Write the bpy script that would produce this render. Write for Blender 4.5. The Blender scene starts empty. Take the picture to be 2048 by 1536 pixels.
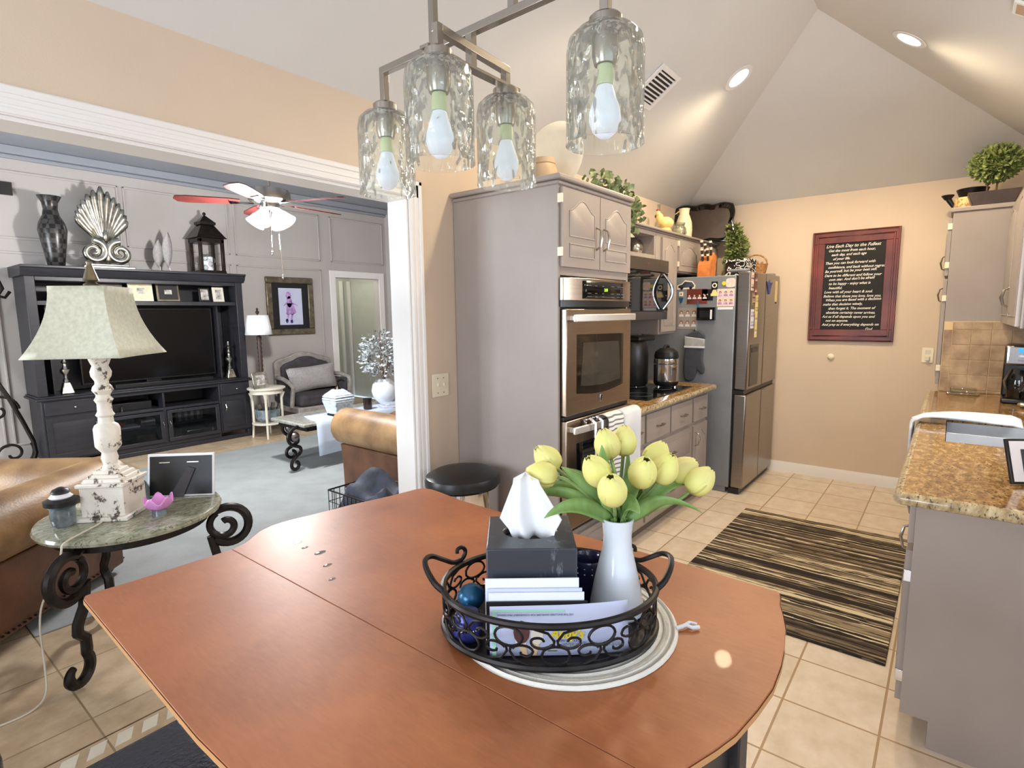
import bpy, bmesh, math, random
from mathutils import Vector, Matrix
R = math.radians
C = bpy.context.scene.collection
sc = bpy.context.scene
rnd = random.Random(7)

# ------------------------------------------------------------ camera, sky, lights, exposure
cd = bpy.data.cameras.new('camera'); cam = bpy.data.objects.new('camera', cd); C.objects.link(cam)
cd.sensor_width = 36; cd.sensor_fit = 'HORIZONTAL'; cd.lens = 36 * 1105.16 / 2048; cd.clip_start = 0.02
yaw, pit, rol = R(38.452), R(-7.349), R(0.672)
fw = Vector((math.cos(pit) * math.cos(yaw), math.cos(pit) * math.sin(yaw), math.sin(pit)))
rt = fw.cross(Vector((0, 0, 1))).normalized(); dn = -(rt.cross(fw))
r2 = rt * math.cos(rol) + dn * math.sin(rol); d2 = dn * math.cos(rol) - rt * math.sin(rol)
mw = Matrix((r2, -d2, -fw)).transposed().to_4x4(); mw.translation = (0, 0, 1.5)
cam.matrix_world = mw; sc.camera = cam

sc.view_settings.view_transform = 'Standard'; sc.view_settings.look = 'None'
sc.view_settings.gamma = 1; sc.view_settings.use_curve_mapping = False
sc.view_settings.exposure = 0.12
wd = bpy.data.worlds.new('world'); sc.world = wd; wd.use_nodes = True
wd.node_tree.nodes['Background'].inputs[0].default_value = (0.62, 0.78, 1.0, 1)
wd.node_tree.nodes['Background'].inputs[1].default_value = 1.2

def area(name, loc, aim, sx, sy, power, col):
    l = bpy.data.lights.new(name, 'AREA'); l.shape = 'RECTANGLE'; l.size = sx; l.size_y = sy
    l.energy = power; l.color = col
    o = bpy.data.objects.new(name, l); C.objects.link(o); o.location = loc
    o.rotation_euler = (Vector(aim) - Vector(loc)).to_track_quat('-Z', 'Z').to_euler()
    return o
# daylight standing in the windows of the two rooms
area('daylight_side_window', (-0.2, -0.72, 1.55), (-0.2, 3, 1.35), 3.0, 1.35, 11, (0.90, 0.96, 1.0))
area('daylight_rear_window', (-2.72, 0.8, 1.5), (3, 0.8, 1.3), 1.9, 1.7, 84, (0.83, 0.93, 1.06))
area('daylight_sink_window', (3.12, -0.70, 1.58), (3.12, 3, 1.7), 1.05, 0.85, 22, (0.92, 0.96, 1.0))
area('daylight_living_window', (-2.12, 4.9, 1.5), (4, 4.9, 1.2), 2.6, 1.7, 300, (0.90, 0.96, 1.0))
def spot(name, loc, power, col=(1.0, 0.80, 0.53), ang=164):
    l = bpy.data.lights.new(name, 'SPOT'); l.energy = power; l.color = col; l.spot_size = R(ang); l.spot_blend = 0.55
    l.shadow_soft_size = 0.06
    o = bpy.data.objects.new(name, l); C.objects.link(o); o.location = loc; return o
def point(name, loc, power, col, size=0.05):
    l = bpy.data.lights.new(name, 'POINT'); l.energy = power; l.color = col; l.shadow_soft_size = size
    o = bpy.data.objects.new(name, l); C.objects.link(o); o.location = loc; return o

# ------------------------------------------------------------ materials
def lin(c):
    return tuple(((x / 255) / 12.92 if x <= 10 else ((x / 255 + 0.055) / 1.055) ** 2.4) for x in c[:3]) + (1,)
class NT:
    def __init__(s, name):
        s.m = bpy.data.materials.new(name); s.m.use_nodes = True; s.t = s.m.node_tree
        s.b = s.t.nodes['Principled BSDF']; s.co = s.t.nodes.new('ShaderNodeTexCoord').outputs['Object']
    def n(s, ty, **kw):
        x = s.t.nodes.new('ShaderNode' + ty)
        for k, v in kw.items():
            if k.startswith('i_'):
                key = k[2:]; key = int(key) if key.isdigit() else key.replace('_', ' ')
                if isinstance(v, bpy.types.NodeSocket): s.t.links.new(v, x.inputs[key])
                else: x.inputs[key].default_value = v
            else: setattr(x, k, v)
        return x
    def link(s, a, b): s.t.links.new(a, b)
    def map(s, sc=(1, 1, 1), loc=(0, 0, 0), rot=(0, 0, 0)):
        return s.n('Mapping', i_Vector=s.co, i_Scale=sc, i_Location=loc, i_Rotation=rot).outputs[0]
    def noise(s, scale, vec=None, detail=4, rough=0.55):
        return s.n('TexNoise', i_Vector=vec or s.co, i_Scale=scale, i_Detail=detail, i_Roughness=rough).outputs['Fac']
    def ramp(s, fac, stops, const=False):
        r = s.n('ValToRGB', i_Fac=fac); e = r.color_ramp
        if const: e.interpolation = 'CONSTANT'
        while len(e.elements) < len(stops): e.elements.new(0.5)
        for el, (p, c) in zip(e.elements, stops): el.position = p; el.color = lin(c)
        return r.outputs[0]
    def mix(s, fac, a, b):
        x = s.n('Mix', data_type='RGBA'); 
        for i, v in ((0, fac), (6, a), (7, b)):
            if isinstance(v, bpy.types.NodeSocket): s.link(v, x.inputs[i])
            else: x.inputs[i].default_value = v
        return x.outputs[2]
    def base(s, col, rough=0.5, metal=0, coat=0, spec=0.5):
        if isinstance(col, bpy.types.NodeSocket): s.link(col, s.b.inputs['Base Color'])
        else: s.b.inputs['Base Color'].default_value = lin(col)
        s.b.inputs['Roughness'].default_value = rough; s.b.inputs['Metallic'].default_value = metal
        s.b.inputs['Coat Weight'].default_value = coat; s.b.inputs['Specular IOR Level'].default_value = spec
    def bump(s, h, strength=0.2, dist=0.01):
        b = s.n('Bump', i_Height=h, i_Strength=strength, i_Distance=dist); s.link(b.outputs[0], s.b.inputs['Normal'])
def mat(name, c, rough=0.5, metal=0, var=0.05, scale=6, bump=0, bscale=60, coat=0, spec=0.5, c2=None, st=(1, 1, 1)):
    k = NT(name); v = k.map(st)
    a = [max(0, x * (1 - var)) for x in c]; b = c2 or [min(255, x * (1 + var)) for x in c]
    k.base(k.ramp(k.noise(scale, v), [(0.3, a), (0.7, b)]), rough, metal, coat, spec)
    if bump: k.bump(k.noise(bscale, v, 2), bump)
    return k.m
def emit(name, c, strength, base=None):
    k = NT(name); k.base(base or c, 0.4); k.b.inputs['Emission Color'].default_value = lin(c)
    k.b.inputs['Emission Strength'].default_value = strength; return k.m

m = {}
m['wall'] = mat('wall_paint_tan', (216, 197, 176), 0.75, var=0.015, scale=2, bump=0.08, bscale=180)
m['ceil'] = mat('ceiling_paint', (218, 217, 214), 0.85, var=0.012, scale=2, bump=0.06, bscale=150)
m['lwall'] = mat('wall_paint_grey', (184, 179, 176), 0.7, var=0.015, scale=2)
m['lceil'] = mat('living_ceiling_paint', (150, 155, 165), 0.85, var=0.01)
m['white'] = mat('white_trim_paint', (238, 236, 234), 0.4, var=0.002)
m['greige'] = mat('greige_cabinet_paint', (158, 148, 142), 0.42, var=0.03, scale=3)
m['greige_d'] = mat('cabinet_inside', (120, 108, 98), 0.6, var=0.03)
m['steel'] = mat('brushed_steel', (176, 160, 144), 0.27, 1, var=0.05, scale=5, st=(1, 1, 60))
m['dsteel'] = mat('dark_steel', (128, 124, 122), 0.33, 1, var=0.05, scale=4, st=(60, 60, 1))
m['fside'] = mat('fridge_side_grey', (138, 142, 148), 0.36, 0.2, var=0.04)
m['bar'] = mat('satin_bright_bar', (226, 224, 220), 0.42, 0.85, var=0.02)
m['fsteel'] = mat('fridge_steel', (150, 143, 136), 0.3, 1, var=0.05, scale=5, st=(1, 1, 60))
m['trav'] = mat('travertine', (160, 128, 98), 0.5, var=0.1, scale=9, c2=(202, 176, 144))
m['chrome'] = mat('chrome', (220, 220, 224), 0.08, 1, var=0.02)
m['nickel'] = mat('brushed_nickel', (168, 162, 154), 0.25, 1, var=0.04)
m['silver'] = mat('antique_silver', (190, 188, 178), 0.22, 1, var=0.25, scale=14)
m['tvglass'] = mat('dark_tv_screen', (12, 12, 14), 0.14, var=0.1, spec=0.25)
m['bglass'] = mat('black_glass', (14, 14, 16), 0.05, var=0.1, coat=0.5)
m['ovenglass'] = mat('oven_window_glass', (52, 50, 46), 0.08, var=0.3, scale=3, coat=0.4)
m['black'] = mat('black_plastic', (20, 20, 22), 0.38, var=0.1)
m['iron'] = mat('wrought_iron', (36, 32, 31), 0.42, 0.6, var=0.25, scale=30)
m['bwood'] = mat('black_painted_wood', (40, 40, 46), 0.4, var=0.12, scale=5, st=(1, 1, 6))
m['bin'] = mat('black_wood_inside', (20, 20, 24), 0.6, var=0.1)
m['bleather'] = mat('black_leather', (34, 34, 44), 0.24, var=0.1, bump=0.15, bscale=120)
m['cream'] = mat('cream_paint', (222, 216, 200), 0.5, var=0.04)
m['ivory'] = mat('ivory_plastic', (240, 230, 205), 0.35, var=0.01)
m['porc'] = mat('white_porcelain', (226, 232, 240), 0.12, var=0.01, coat=0.3)
m['paper'] = mat('white_paper', (236, 238, 246), 0.7, var=0.02)
m['tissue'] = mat('tissue_paper', (240, 240, 240), 0.9, var=0.01)
m['yellow'] = mat('tulip_petal', (238, 226, 150), 0.55, var=0.06, scale=22, c2=(226, 224, 124))
m['stem'] = mat('tulip_stem', (132, 160, 92), 0.5, var=0.1)
m['leaf'] = mat('tulip_leaf', (124, 156, 86), 0.45, var=0.05, scale=30, st=(3, 3, 1))
m['ivy'] = mat('ivy_leaf', (62, 84, 48), 0.5, var=0.3, scale=30, c2=(150, 164, 110))
m['boxwood'] = mat('topiary_leaf', (104, 124, 60), 0.6, var=0.35, scale=40, c2=(164, 178, 104))
m['bark'] = mat('brown_bark', (96, 74, 52), 0.8, var=0.2, scale=30)
m['terra'] = mat('terracotta', (160, 92, 58), 0.7, var=0.1)
m['dbrown'] = mat('dark_brown_wood', (58, 42, 36), 0.4, var=0.2, scale=10)
m['leather'] = mat('tan_leather', (146, 108, 70), 0.46, var=0.2, scale=5, bump=0.12, bscale=90, c2=(174, 138, 94))
m['leather_d'] = mat('brown_shaded_leather', (104, 66, 42), 0.38, var=0.2, scale=5, bump=0.12, bscale=90)  # darker leather for sofa bodies, shade mixed into its brown colour
m['satin'] = mat('copper_satin', (128, 84, 62), 0.25, 0.2, var=0.3, scale=9)
m['dfab'] = mat('charcoal_velvet', (62, 58, 62), 0.8, var=0.15, scale=12)
m['gfab'] = mat('grey_linen', (168, 164, 164), 0.85, var=0.06, scale=40)
m['gwood'] = mat('weathered_grey_wood', (150, 144, 138), 0.6, var=0.12, scale=12)
m['shade'] = mat('linen_lamp_shade', (206, 208, 190), 0.8, var=0.05, scale=60)
m['wshade'] = mat('white_lamp_shade', (236, 240, 244), 0.8, var=0.02)
m['knifew'] = mat('orange_beech', (214, 128, 66), 0.45, var=0.12, scale=10)
m['navy'] = mat('navy_glass', (40, 40, 72), 0.12, var=0.25, scale=20, coat=0.5)
m['teal'] = mat('teal_metal', (40, 92, 128), 0.25, 0.4, var=0.25, scale=10)
m['bluem'] = mat('blue_metal', (52, 56, 118), 0.25, 0.3, var=0.2, scale=6)
m['pink'] = mat('pink_glass', (222, 150, 214), 0.2, var=0.08, coat=0.3)
m['smoke'] = mat('smoky_glass', (104, 116, 122), 0.08, var=0.3, scale=16, coat=0.5)
m['bluewhite'] = mat('blue_white_ceramic', (168, 192, 214), 0.35, var=0.1, scale=40, bump=0.6, bscale=55, c2=(232, 240, 248))
m['bronze'] = mat('bronze', (48, 42, 38), 0.35, 0.8, var=0.2, scale=20)
m['choc'] = mat('brown_candle_glass', (52, 36, 28), 0.2, var=0.2)
m['cloth'] = mat('pale_blue_runner', (206, 220, 240), 0.85, var=0.02, bump=0.1, bscale=300)
m['wfab'] = mat('white_cotton', (214, 217, 222), 0.9, var=0.03, bump=0.15, bscale=250)
m['navyfab'] = mat('navy_fabric', (20, 23, 34), 0.7, var=0.4, scale=7, c2=(78, 86, 106))
m['mitt'] = mat('charcoal_mitt', (66, 70, 80), 0.85, var=0.08, scale=20)
m['mitt_g'] = mat('grey_mitt_cuff', (168, 170, 172), 0.85, var=0.08, scale=20)
m['milk'] = mat('cream_milk_glass', (228, 214, 178), 0.35, var=0.06, scale=30, bump=0.5, bscale=70)
m['tand'] = mat('tan_ceramic', (188, 160, 128), 0.5, var=0.06)
m['hen'] = mat('yellow_ceramic', (226, 200, 132), 0.35, var=0.1, scale=20)
m['red'] = mat('red_paint', (150, 40, 34), 0.45, var=0.1)
m['wick'] = mat('wicker', (176, 128, 78), 0.75, var=0.25, scale=50, bump=0.8, bscale=90)
m['mahog'] = mat('mahogany_frame', (112, 46, 38), 0.35, var=0.3, scale=5, c2=(132, 62, 50))
m['slate'] = mat('black_slate', (22, 22, 22), 0.7, var=0.15)
m['chalk'] = mat('white_chalk_paint', (232, 230, 222), 0.8, var=0.02)
m['ovend'] = emit('green_display', (190, 240, 90), 1.5)
m['blued'] = emit('blue_display', (40, 140, 235), 1.2)
m['ink'] = mat('grey_ink', (96, 108, 120), 0.8, var=0.05)
m['mint'] = mat('mint_print', (176, 226, 206), 0.7, var=0.02)
m['yel'] = mat('yellow_print', (240, 214, 30), 0.6, var=0.03)
m['redp'] = mat('red_print', (206, 48, 40), 0.6, var=0.03)
m['cone'] = mat('wafer_print', (222, 186, 138), 0.7, var=0.08, scale=60)
m['van'] = mat('cream_print', (240, 230, 214), 0.7, var=0.03)
m['chocp'] = mat('chocolate_print', (86, 50, 44), 0.6, var=0.2, scale=60)
m['skin'] = mat('photo_skin', (222, 176, 156), 0.6, var=0.05)
m['hair'] = mat('photo_hair', (66, 48, 42), 0.6, var=0.15)
m['blueb'] = mat('blue_print', (52, 70, 130), 0.5, var=0.1)
m['yelm'] = mat('pale_yellow_print', (240, 222, 150), 0.5, var=0.05)
m['pinkp'] = mat('pale_pink_print', (238, 212, 200), 0.6, var=0.06, scale=60)
m['lil'] = mat('lilac_watercolor', (176, 140, 200), 0.7, var=0.25, scale=20)
m['bluepaper'] = mat('pale_blue_paper', (206, 212, 240), 0.7, var=0.02)
m['gold'] = mat('antique_pewter_frame', (118, 110, 92), 0.35, 0.7, var=0.2, scale=14)
m['photo'] = mat('faded_photo', (150, 142, 140), 0.5, var=0.5, scale=22, c2=(225, 220, 214))
m['fanwood'] = mat('cherry_blade', (84, 36, 34), 0.4, var=0.15, scale=6)
m['opal'] = emit('lit_opal_glass', (248, 250, 255), 6.0)
m['can'] = emit('lit_downlight', (255, 250, 240), 9.0)
m['steelc'] = mat('satin_sink_steel', (196, 200, 206), 0.36, 0.25, var=0.04)
m['edgeband'] = mat('pale_table_edge', (196, 146, 98), 0.45, var=0.06)
m['bulb'] = emit('pale_bulb', (236, 242, 255), 0.38, (190, 196, 208))
m['socket'] = mat('pale_green_socket', (196, 206, 160), 0.3, var=0.06)
m['hallw'] = mat('hall_paint', (188, 192, 184), 0.7, var=0.02)
m['hallcream'] = mat('cream_door_trim', (226, 210, 170), 0.5, var=0.03)
m['dough'] = mat('pale_blue_bag', (190, 232, 244), 0.5, var=0.06)
m['purple'] = mat('purple_print', (150, 130, 180), 0.6, var=0.4, scale=60)
m['ventd'] = mat('vent_dark', (40, 36, 38), 0.7, var=0.05)
m['grout'] = mat('grout', (216, 192, 150), 0.8, var=0.05)
m['pewterg'] = mat('grey_green_flower', (150, 166, 170), 0.7, var=0.3, scale=40, c2=(214, 222, 228))
m['rope'] = mat('cord_white', (214, 210, 196), 0.6, var=0.05)

def granite(name, cols, dark):
    k = NT(name); f = k.noise(26, k.map((0.8, 1.5, 1)), 6, 0.7); base = k.ramp(f, [(0.32, cols[0]), (0.5, cols[1]), (0.66, cols[2])])
    g = k.noise(56, k.map((1, 2.0, 1), rot=(0, 0, 0.5)), 3, 0.6)
    spot_ = k.ramp(g, [(0.57, (0, 0, 0)), (0.64, (255, 255, 255))])
    k.base(k.mix(spot_, base, lin(dark)), 0.12, coat=0.2); return k.m
m['granite'] = granite('gold_granite', [(110, 78, 42), (154, 118, 70), (192, 162, 112)], (74, 52, 30))
m['edge'] = granite('granite_edge', [(134, 114, 84), (180, 160, 122), (212, 198, 164)], (78, 72, 62))
m['greenmarble'] = granite('green_marble', [(112, 112, 92), (142, 144, 124), (168, 170, 152)], (96, 90, 70))
m['greymarble'] = granite('grey_marble', [(132, 132, 124), (158, 158, 150), (180, 182, 176)], (110, 108, 100))

def tiles(name, c1, c2, grout, size, off, gap=0.006, ax=(0, 1), rough=0.35, vs=9):
    k = NT(name); sx = k.n('SeparateXYZ', i_0=k.co)
    masks = []; cells = []
    for a, o in zip(ax, off):
        d = k.n('MATH' if False else 'Math', operation='SUBTRACT', i_0=sx.outputs[a], i_1=o).outputs[0]
        q = k.n('Math', operation='DIVIDE', i_0=d, i_1=size).outputs[0]
        fr = k.n('Math', operation='FRACT', i_0=q).outputs[0]
        ab = k.n('Math', operation='ABSOLUTE', i_0=k.n('Math', operation='SUBTRACT', i_0=fr, i_1=0.5).outputs[0]).outputs[0]
        masks.append(k.n('Math', operation='GREATER_THAN', i_0=ab, i_1=0.5 - gap / size / 2 * 1.4).outputs[0])
        cells.append(k.n('Math', operation='FLOOR', i_0=q).outputs[0])
    mk = k.n('Math', operation='MAXIMUM', i_0=masks[0], i_1=masks[1]).outputs[0]
    cv = k.n('CombineXYZ', i_0=cells[0], i_1=cells[1]).outputs[0]
    wn = k.n('TexWhiteNoise', i_Vector=cv).outputs['Value']
    nz = k.noise(vs, k.map((1, 1.15, 1)), 6, 0.6)
    f = k.n('Math', operation='MULTIPLY_ADD', i_0=wn, i_1=0.22, i_2=nz).outputs[0]
    base = k.ramp(f, [(0.35, c1), (0.8, c2)])
    k.base(k.mix(mk, base, lin(grout)), rough)
    h = k.n('Math', operation='SUBTRACT', i_0=1.0, i_1=mk).outputs[0]; k.bump(h, 0.25, 0.004)
    return k.m
m['tile'] = tiles('beige_floor_tile', (214, 194, 170), (236, 222, 204), (176, 146, 112), 0.314, (2.19, 0.10))
m['ltile'] = tiles('tan_floor_tile', (176, 152, 124), (212, 192, 162), (150, 130, 104), 0.46, (0.50, 2.44), 0.005)
m['splash'] = tiles('travertine_tile', (172, 140, 108), (200, 172, 138), (226, 206, 170), 0.104, (0.016, 1.352), 0.005, (1, 2), 0.45, 14)

k = NT('brown_table_veneer')
f = k.noise(3.2, k.map((1, 1, 1)), 6, 0.6); g = k.noise(30, k.map((6, 1, 6)), 3)
f2 = k.n('Math', operation='MULTIPLY_ADD', i_0=g, i_1=0.25, i_2=f).outputs[0]
k.base(k.ramp(f2, [(0.4, (136, 76, 42)), (0.8, (172, 104, 60))]), 0.44, coat=0.02)
m['table'] = k.m
k = NT('striped_kitchen_rug')
sx = k.n('SeparateXYZ', i_0=k.co); wob = k.noise(5, k.map((9, 0.9, 1)), 3)
q = k.n('Math', operation='MULTIPLY_ADD', i_0=sx.outputs[0], i_1=95.0, i_2=k.n('Math', operation='MULTIPLY', i_0=wob, i_1=5.0).outputs[0]).outputs[0]
wn = k.n('TexWhiteNoise', noise_dimensions='1D', i_W=k.n('Math', operation='FLOOR', i_0=q).outputs[0]).outputs['Value']
big = k.noise(3.2, k.map((2.2, 0.1, 1)), 2)
f = k.n('Math', operation='MULTIPLY_ADD', i_0=k.n('Math', operation='SUBTRACT', i_0=big, i_1=0.5).outputs[0], i_1=0.9, i_2=wn).outputs[0]
k.base(k.ramp(f, [(0.0, (40, 32, 28)), (0.20, (74, 60, 50)), (0.34, (116, 100, 80)), (0.50, (50, 40, 35)), (0.58, (160, 142, 114)), (0.72, (110, 96, 78)), (0.80, (220, 206, 174))], True), 0.95)
k.bump(k.noise(300), 0.3, 0.004); m['rug'] = k.m
m['lrug'] = mat('pale_grey_rug', (156, 161, 162), 0.95, var=0.05, scale=4, bump=0.3, bscale=260)
k = NT('grey_striped_towel')
w = k.n('TexWave', wave_type='BANDS', bands_direction='Z', i_Vector=k.co, i_Scale=13, i_Distortion=0.6).outputs['Fac']
k.base(k.ramp(w, [(0.66, (232, 230, 226)), (0.76, (120, 122, 130))]), 0.9); m['stripe'] = k.m
k = NT('damask_paper')
f = k.n('TexVoronoi', i_Vector=k.co, i_Scale=17, feature='DISTANCE_TO_EDGE').outputs[0]
f = k.n('Math', operation='MULTIPLY_ADD', i_0=k.noise(18), i_1=0.9, i_2=f).outputs[0]
k.base(k.ramp(f, [(0.0, (16, 16, 18)), (0.56, (240, 238, 232)), (0.66, (16, 16, 18))], True), 0.5); m['damask'] = k.m
k = NT('distressed_white_paint')
f = k.noise(16, k.map((1, 1, 0.8)), 6, 0.7)
k.base(k.ramp(f, [(0.41, (92, 84, 78)), (0.45, (232, 226, 214)), (0.7, (240, 238, 232))]), 0.55); m['distress'] = k.m
k = NT('rubbed_black_box')
f = k.noise(14, k.map((3, 3, 0.8)), 6, 0.75)
k.base(k.ramp(f, [(0.58, (56, 60, 68)), (0.70, (120, 126, 132))]), 0.33); m['tbox'] = k.m
k = NT('woven_cream_mat')
w = k.n('TexWave', wave_type='RINGS', rings_direction='Z', i_Vector=k.co, i_Scale=22, i_Distortion=0.5, i_Detail=2).outputs['Fac']
k.base(k.ramp(w, [(0.1, (168, 162, 152)), (0.5, (226, 222, 212))]), 0.9); k.bump(k.n('Math', operation='MULTIPLY_ADD', i_0=k.noise(220), i_1=0.5, i_2=w).outputs[0], 0.8, 0.004); m['mat'] = k.m
k = NT('flowered_tin')
f = k.noise(28, None, 2)
k.base(k.ramp(f, [(0.40, (196, 150, 110)), (0.46, (232, 208, 138)), (0.60, (240, 222, 150)), (0.66, (170, 160, 90))]), 0.35); m['floral'] = k.m
k = NT('black_vase_lattice')
f = k.n('TexChecker', i_Vector=k.map((1, 1, 1)), i_Scale=22).outputs['Fac']
k.base(k.mix(f, lin((24, 24, 26)), lin((62, 60, 58))), 0.3); m['lattice'] = k.m
def glassy(name, tint, rough=0.03, gl=0.5, bump=0.0, bs=40):
    k = NT(name); t = k.t; out = [n for n in t.nodes if n.type == 'OUTPUT_MATERIAL'][0]
    tr = k.n('BsdfTransparent', i_Color=lin(tint)); g = k.n('BsdfGlossy', i_Roughness=rough)
    fr = k.n('LayerWeight', i_Blend=gl)
    if bump:
        b = k.n('Bump', i_Height=k.noise(bs, k.map((1, 1, 0.6)), 1), i_Strength=bump, i_Distance=0.02)
        k.link(b.outputs[0], g.inputs['Normal']); k.link(b.outputs[0], fr.inputs['Normal'])
    mx = k.n('MixShader', i_0=fr.outputs['Facing'] if not bump else fr.outputs['Fresnel'])
    k.link(tr.outputs[0], mx.inputs[1]); k.link(g.outputs[0], mx.inputs[2]); k.link(mx.outputs[0], out.inputs[0]); return k.m
k = NT('hammered_clear_glass'); t = k.t; out = [n for n in t.nodes if n.type == 'OUTPUT_MATERIAL'][0]
bp = k.n('Bump', i_Height=k.noise(44, k.map((1, 1, 0.6)), 1), i_Strength=0.9, i_Distance=0.02)
tr = k.n('BsdfTransparent', i_Color=lin((250, 252, 250))); gs = k.n('BsdfGlossy', i_Roughness=0.05); k.link(bp.outputs[0], gs.inputs['Normal'])
tl = k.n('BsdfTranslucent', i_Color=lin((255, 252, 248))); lw = k.n('LayerWeight', i_Blend=0.30); k.link(bp.outputs[0], lw.inputs['Normal'])
fa = k.n('Math', operation='MULTIPLY', i_0=lw.outputs['Fresnel'], i_1=0.75)
m1 = k.n('MixShader', i_0=0.10); k.link(tr.outputs[0], m1.inputs[1]); k.link(tl.outputs[0], m1.inputs[2])
m2 = k.n('MixShader', i_0=fa.outputs[0]); k.link(m1.outputs[0], m2.inputs[1]); k.link(gs.outputs[0], m2.inputs[2]); k.link(m2.outputs[0], out.inputs[0])
m['hglass'] = k.m
m['cglass'] = glassy('clear_glass', (236, 240, 238), 0.03, 0.35)
m['pane'] = glassy('cabinet_door_glass', (200, 202, 206), 0.05, 0.18)

# ------------------------------------------------------------ mesh building
OFF = {}
class MB:
    def __init__(s, M=None): s.bm = bmesh.new(); s.M = M or Matrix()
    def v(s, co): return s.bm.verts.new(s.M @ Vector(co))
    def f(s, vs):
        try: return s.bm.faces.new(vs)
        except ValueError: return None
    def box(s, a, b):
        p = [s.v((x, y, z)) for z in (a[2], b[2]) for y in (a[1], b[1]) for x in (a[0], b[0])]
        for q in ((0, 2, 3, 1), (4, 5, 7, 6), (0, 1, 5, 4), (2, 6, 7, 3), (0, 4, 6, 2), (1, 3, 7, 5)): s.f([p[i] for i in q])
        return s
    def frust(s, c, a, b, z0, z1):      # box tapering from half sizes a to b
        p = [s.v((c[0] + h[0] * i, c[1] + h[1] * j, z)) for h, z in ((a, z0), (b, z1)) for j in (-1, 1) for i in (-1, 1)]
        for q in ((0, 2, 3, 1), (4, 5, 7, 6), (0, 1, 5, 4), (2, 6, 7, 3), (0, 4, 6, 2), (1, 3, 7, 5)): s.f([p[i] for i in q])
        return s
    def prism(s, pts, d0, d1, pl='xz', pts2=None):
        fn = {'xz': lambda p, d: (p[0], d, p[1]), 'xy': lambda p, d: (p[0], p[1], d), 'yz': lambda p, d: (d, p[0], p[1])}[pl]
        a = [s.v(fn(p, d0)) for p in pts]; b = [s.v(fn(p, d1)) for p in (pts2 or pts)]; n = len(pts)
        s.f(a[::-1]); s.f(b)
        for i in range(n): s.f([a[i], a[(i + 1) % n], b[(i + 1) % n], b[i]])
        return s
    def lathe(s, prof, c=(0, 0, 0), n=24, sx=1, sy=1, cap=True):
        rings = []
        for r, z in prof:
            if r <= 1e-5: rings.append([s.v((c[0], c[1], c[2] + z))])
            else: rings.append([s.v((c[0] + sx * r * math.cos(2 * math.pi * i / n), c[1] + sy * r * math.sin(2 * math.pi * i / n), c[2] + z)) for i in range(n)])
        for A, B in zip(rings, rings[1:]):
            for i in range(n):
                j = (i + 1) % n
                if len(A) == 1 and len(B) == 1: continue
                if len(A) == 1: s.f([A[0], B[i], B[j]])
                elif len(B) == 1: s.f([A[i], A[j], B[0]])
                else: s.f([A[i], A[j], B[j], B[i]])
        if cap and len(rings[0]) > 1: s.f(rings[0][::-1])
        if cap and len(rings[-1]) > 1: s.f(rings[-1])
        return s
    def cyl(s, c, r, z0, z1, n=24): return s.lathe([(r, z0), (r, z1)], (c[0], c[1], 0), n)
    def ball(s, c, r, n=16):
        r = (r, r, r) if not hasattr(r, '__len__') else r; k = n // 2
        pr = [(math.sin(math.pi * i / k), -math.cos(math.pi * i / k)) for i in range(k + 1)]
        rings = []
        for rr, zz in pr:
            if rr < 1e-5: rings.append([s.v((c[0], c[1], c[2] + zz * r[2]))])
            else: rings.append([s.v((c[0] + r[0] * rr * math.cos(2 * math.pi * i / n), c[1] + r[1] * rr * math.sin(2 * math.pi * i / n), c[2] + zz * r[2])) for i in range(n)])
        for A, B in zip(rings, rings[1:]):
            for i in range(n):
                j = (i + 1) % n
                if len(A) == 1: s.f([A[0], B[j], B[i]])
                elif len(B) == 1: s.f([A[i], A[j], B[0]])
                else: s.f([A[i], A[j], B[j], B[i]])
        return s
    def tube(s, pts, r, n=8, closed=False, sq=False):
        P = [Vector(p) for p in pts]; N = len(P); rr = r if hasattr(r, '__len__') else [r] * N
        t0 = (P[1] - P[0]).normalized(); u = t0.orthogonal().normalized()
        if sq:
            n = 4; u = Vector((0, 0, 1)) if abs(t0.z) < 0.9 else Vector((1, 0, 0)); u = (u - t0 * u.dot(t0)).normalized()
        rings = []
        for i in range(N):
            a = P[i - 1] if (i or closed) else P[0]; b = P[(i + 1) % N] if (i < N - 1 or closed) else P[i]
            t = (b - a); t = t.normalized() if t.length > 1e-9 else t0
            u = (u - t * u.dot(t)); u = u.normalized() if u.length > 1e-6 else t.orthogonal().normalized(); w = t.cross(u)
            off = math.pi / 4 if sq else 0; k = rr[i] * (1.414 if sq else 1)
            rings.append([s.v(P[i] + u * (k * math.cos(off + 2 * math.pi * j / n)) + w * (k * math.sin(off + 2 * math.pi * j / n))) for j in range(n)])
        for i in range(N if closed else N - 1):
            A, B = rings[i], rings[(i + 1) % N]
            for j in range(n): s.f([A[j], A[(j + 1) % n], B[(j + 1) % n], B[j]])
        if not closed: s.f(rings[0][::-1]); s.f(rings[-1])
        return s
    def surf(s, rows, closed=False):
        V = [[s.v(p) for p in r] for r in rows]
        for A, B in zip(V, V[1:]):
            n = len(A)
            for j in range(n if closed else n - 1): s.f([A[j], A[(j + 1) % n], B[(j + 1) % n], B[j]])
        return s
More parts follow.
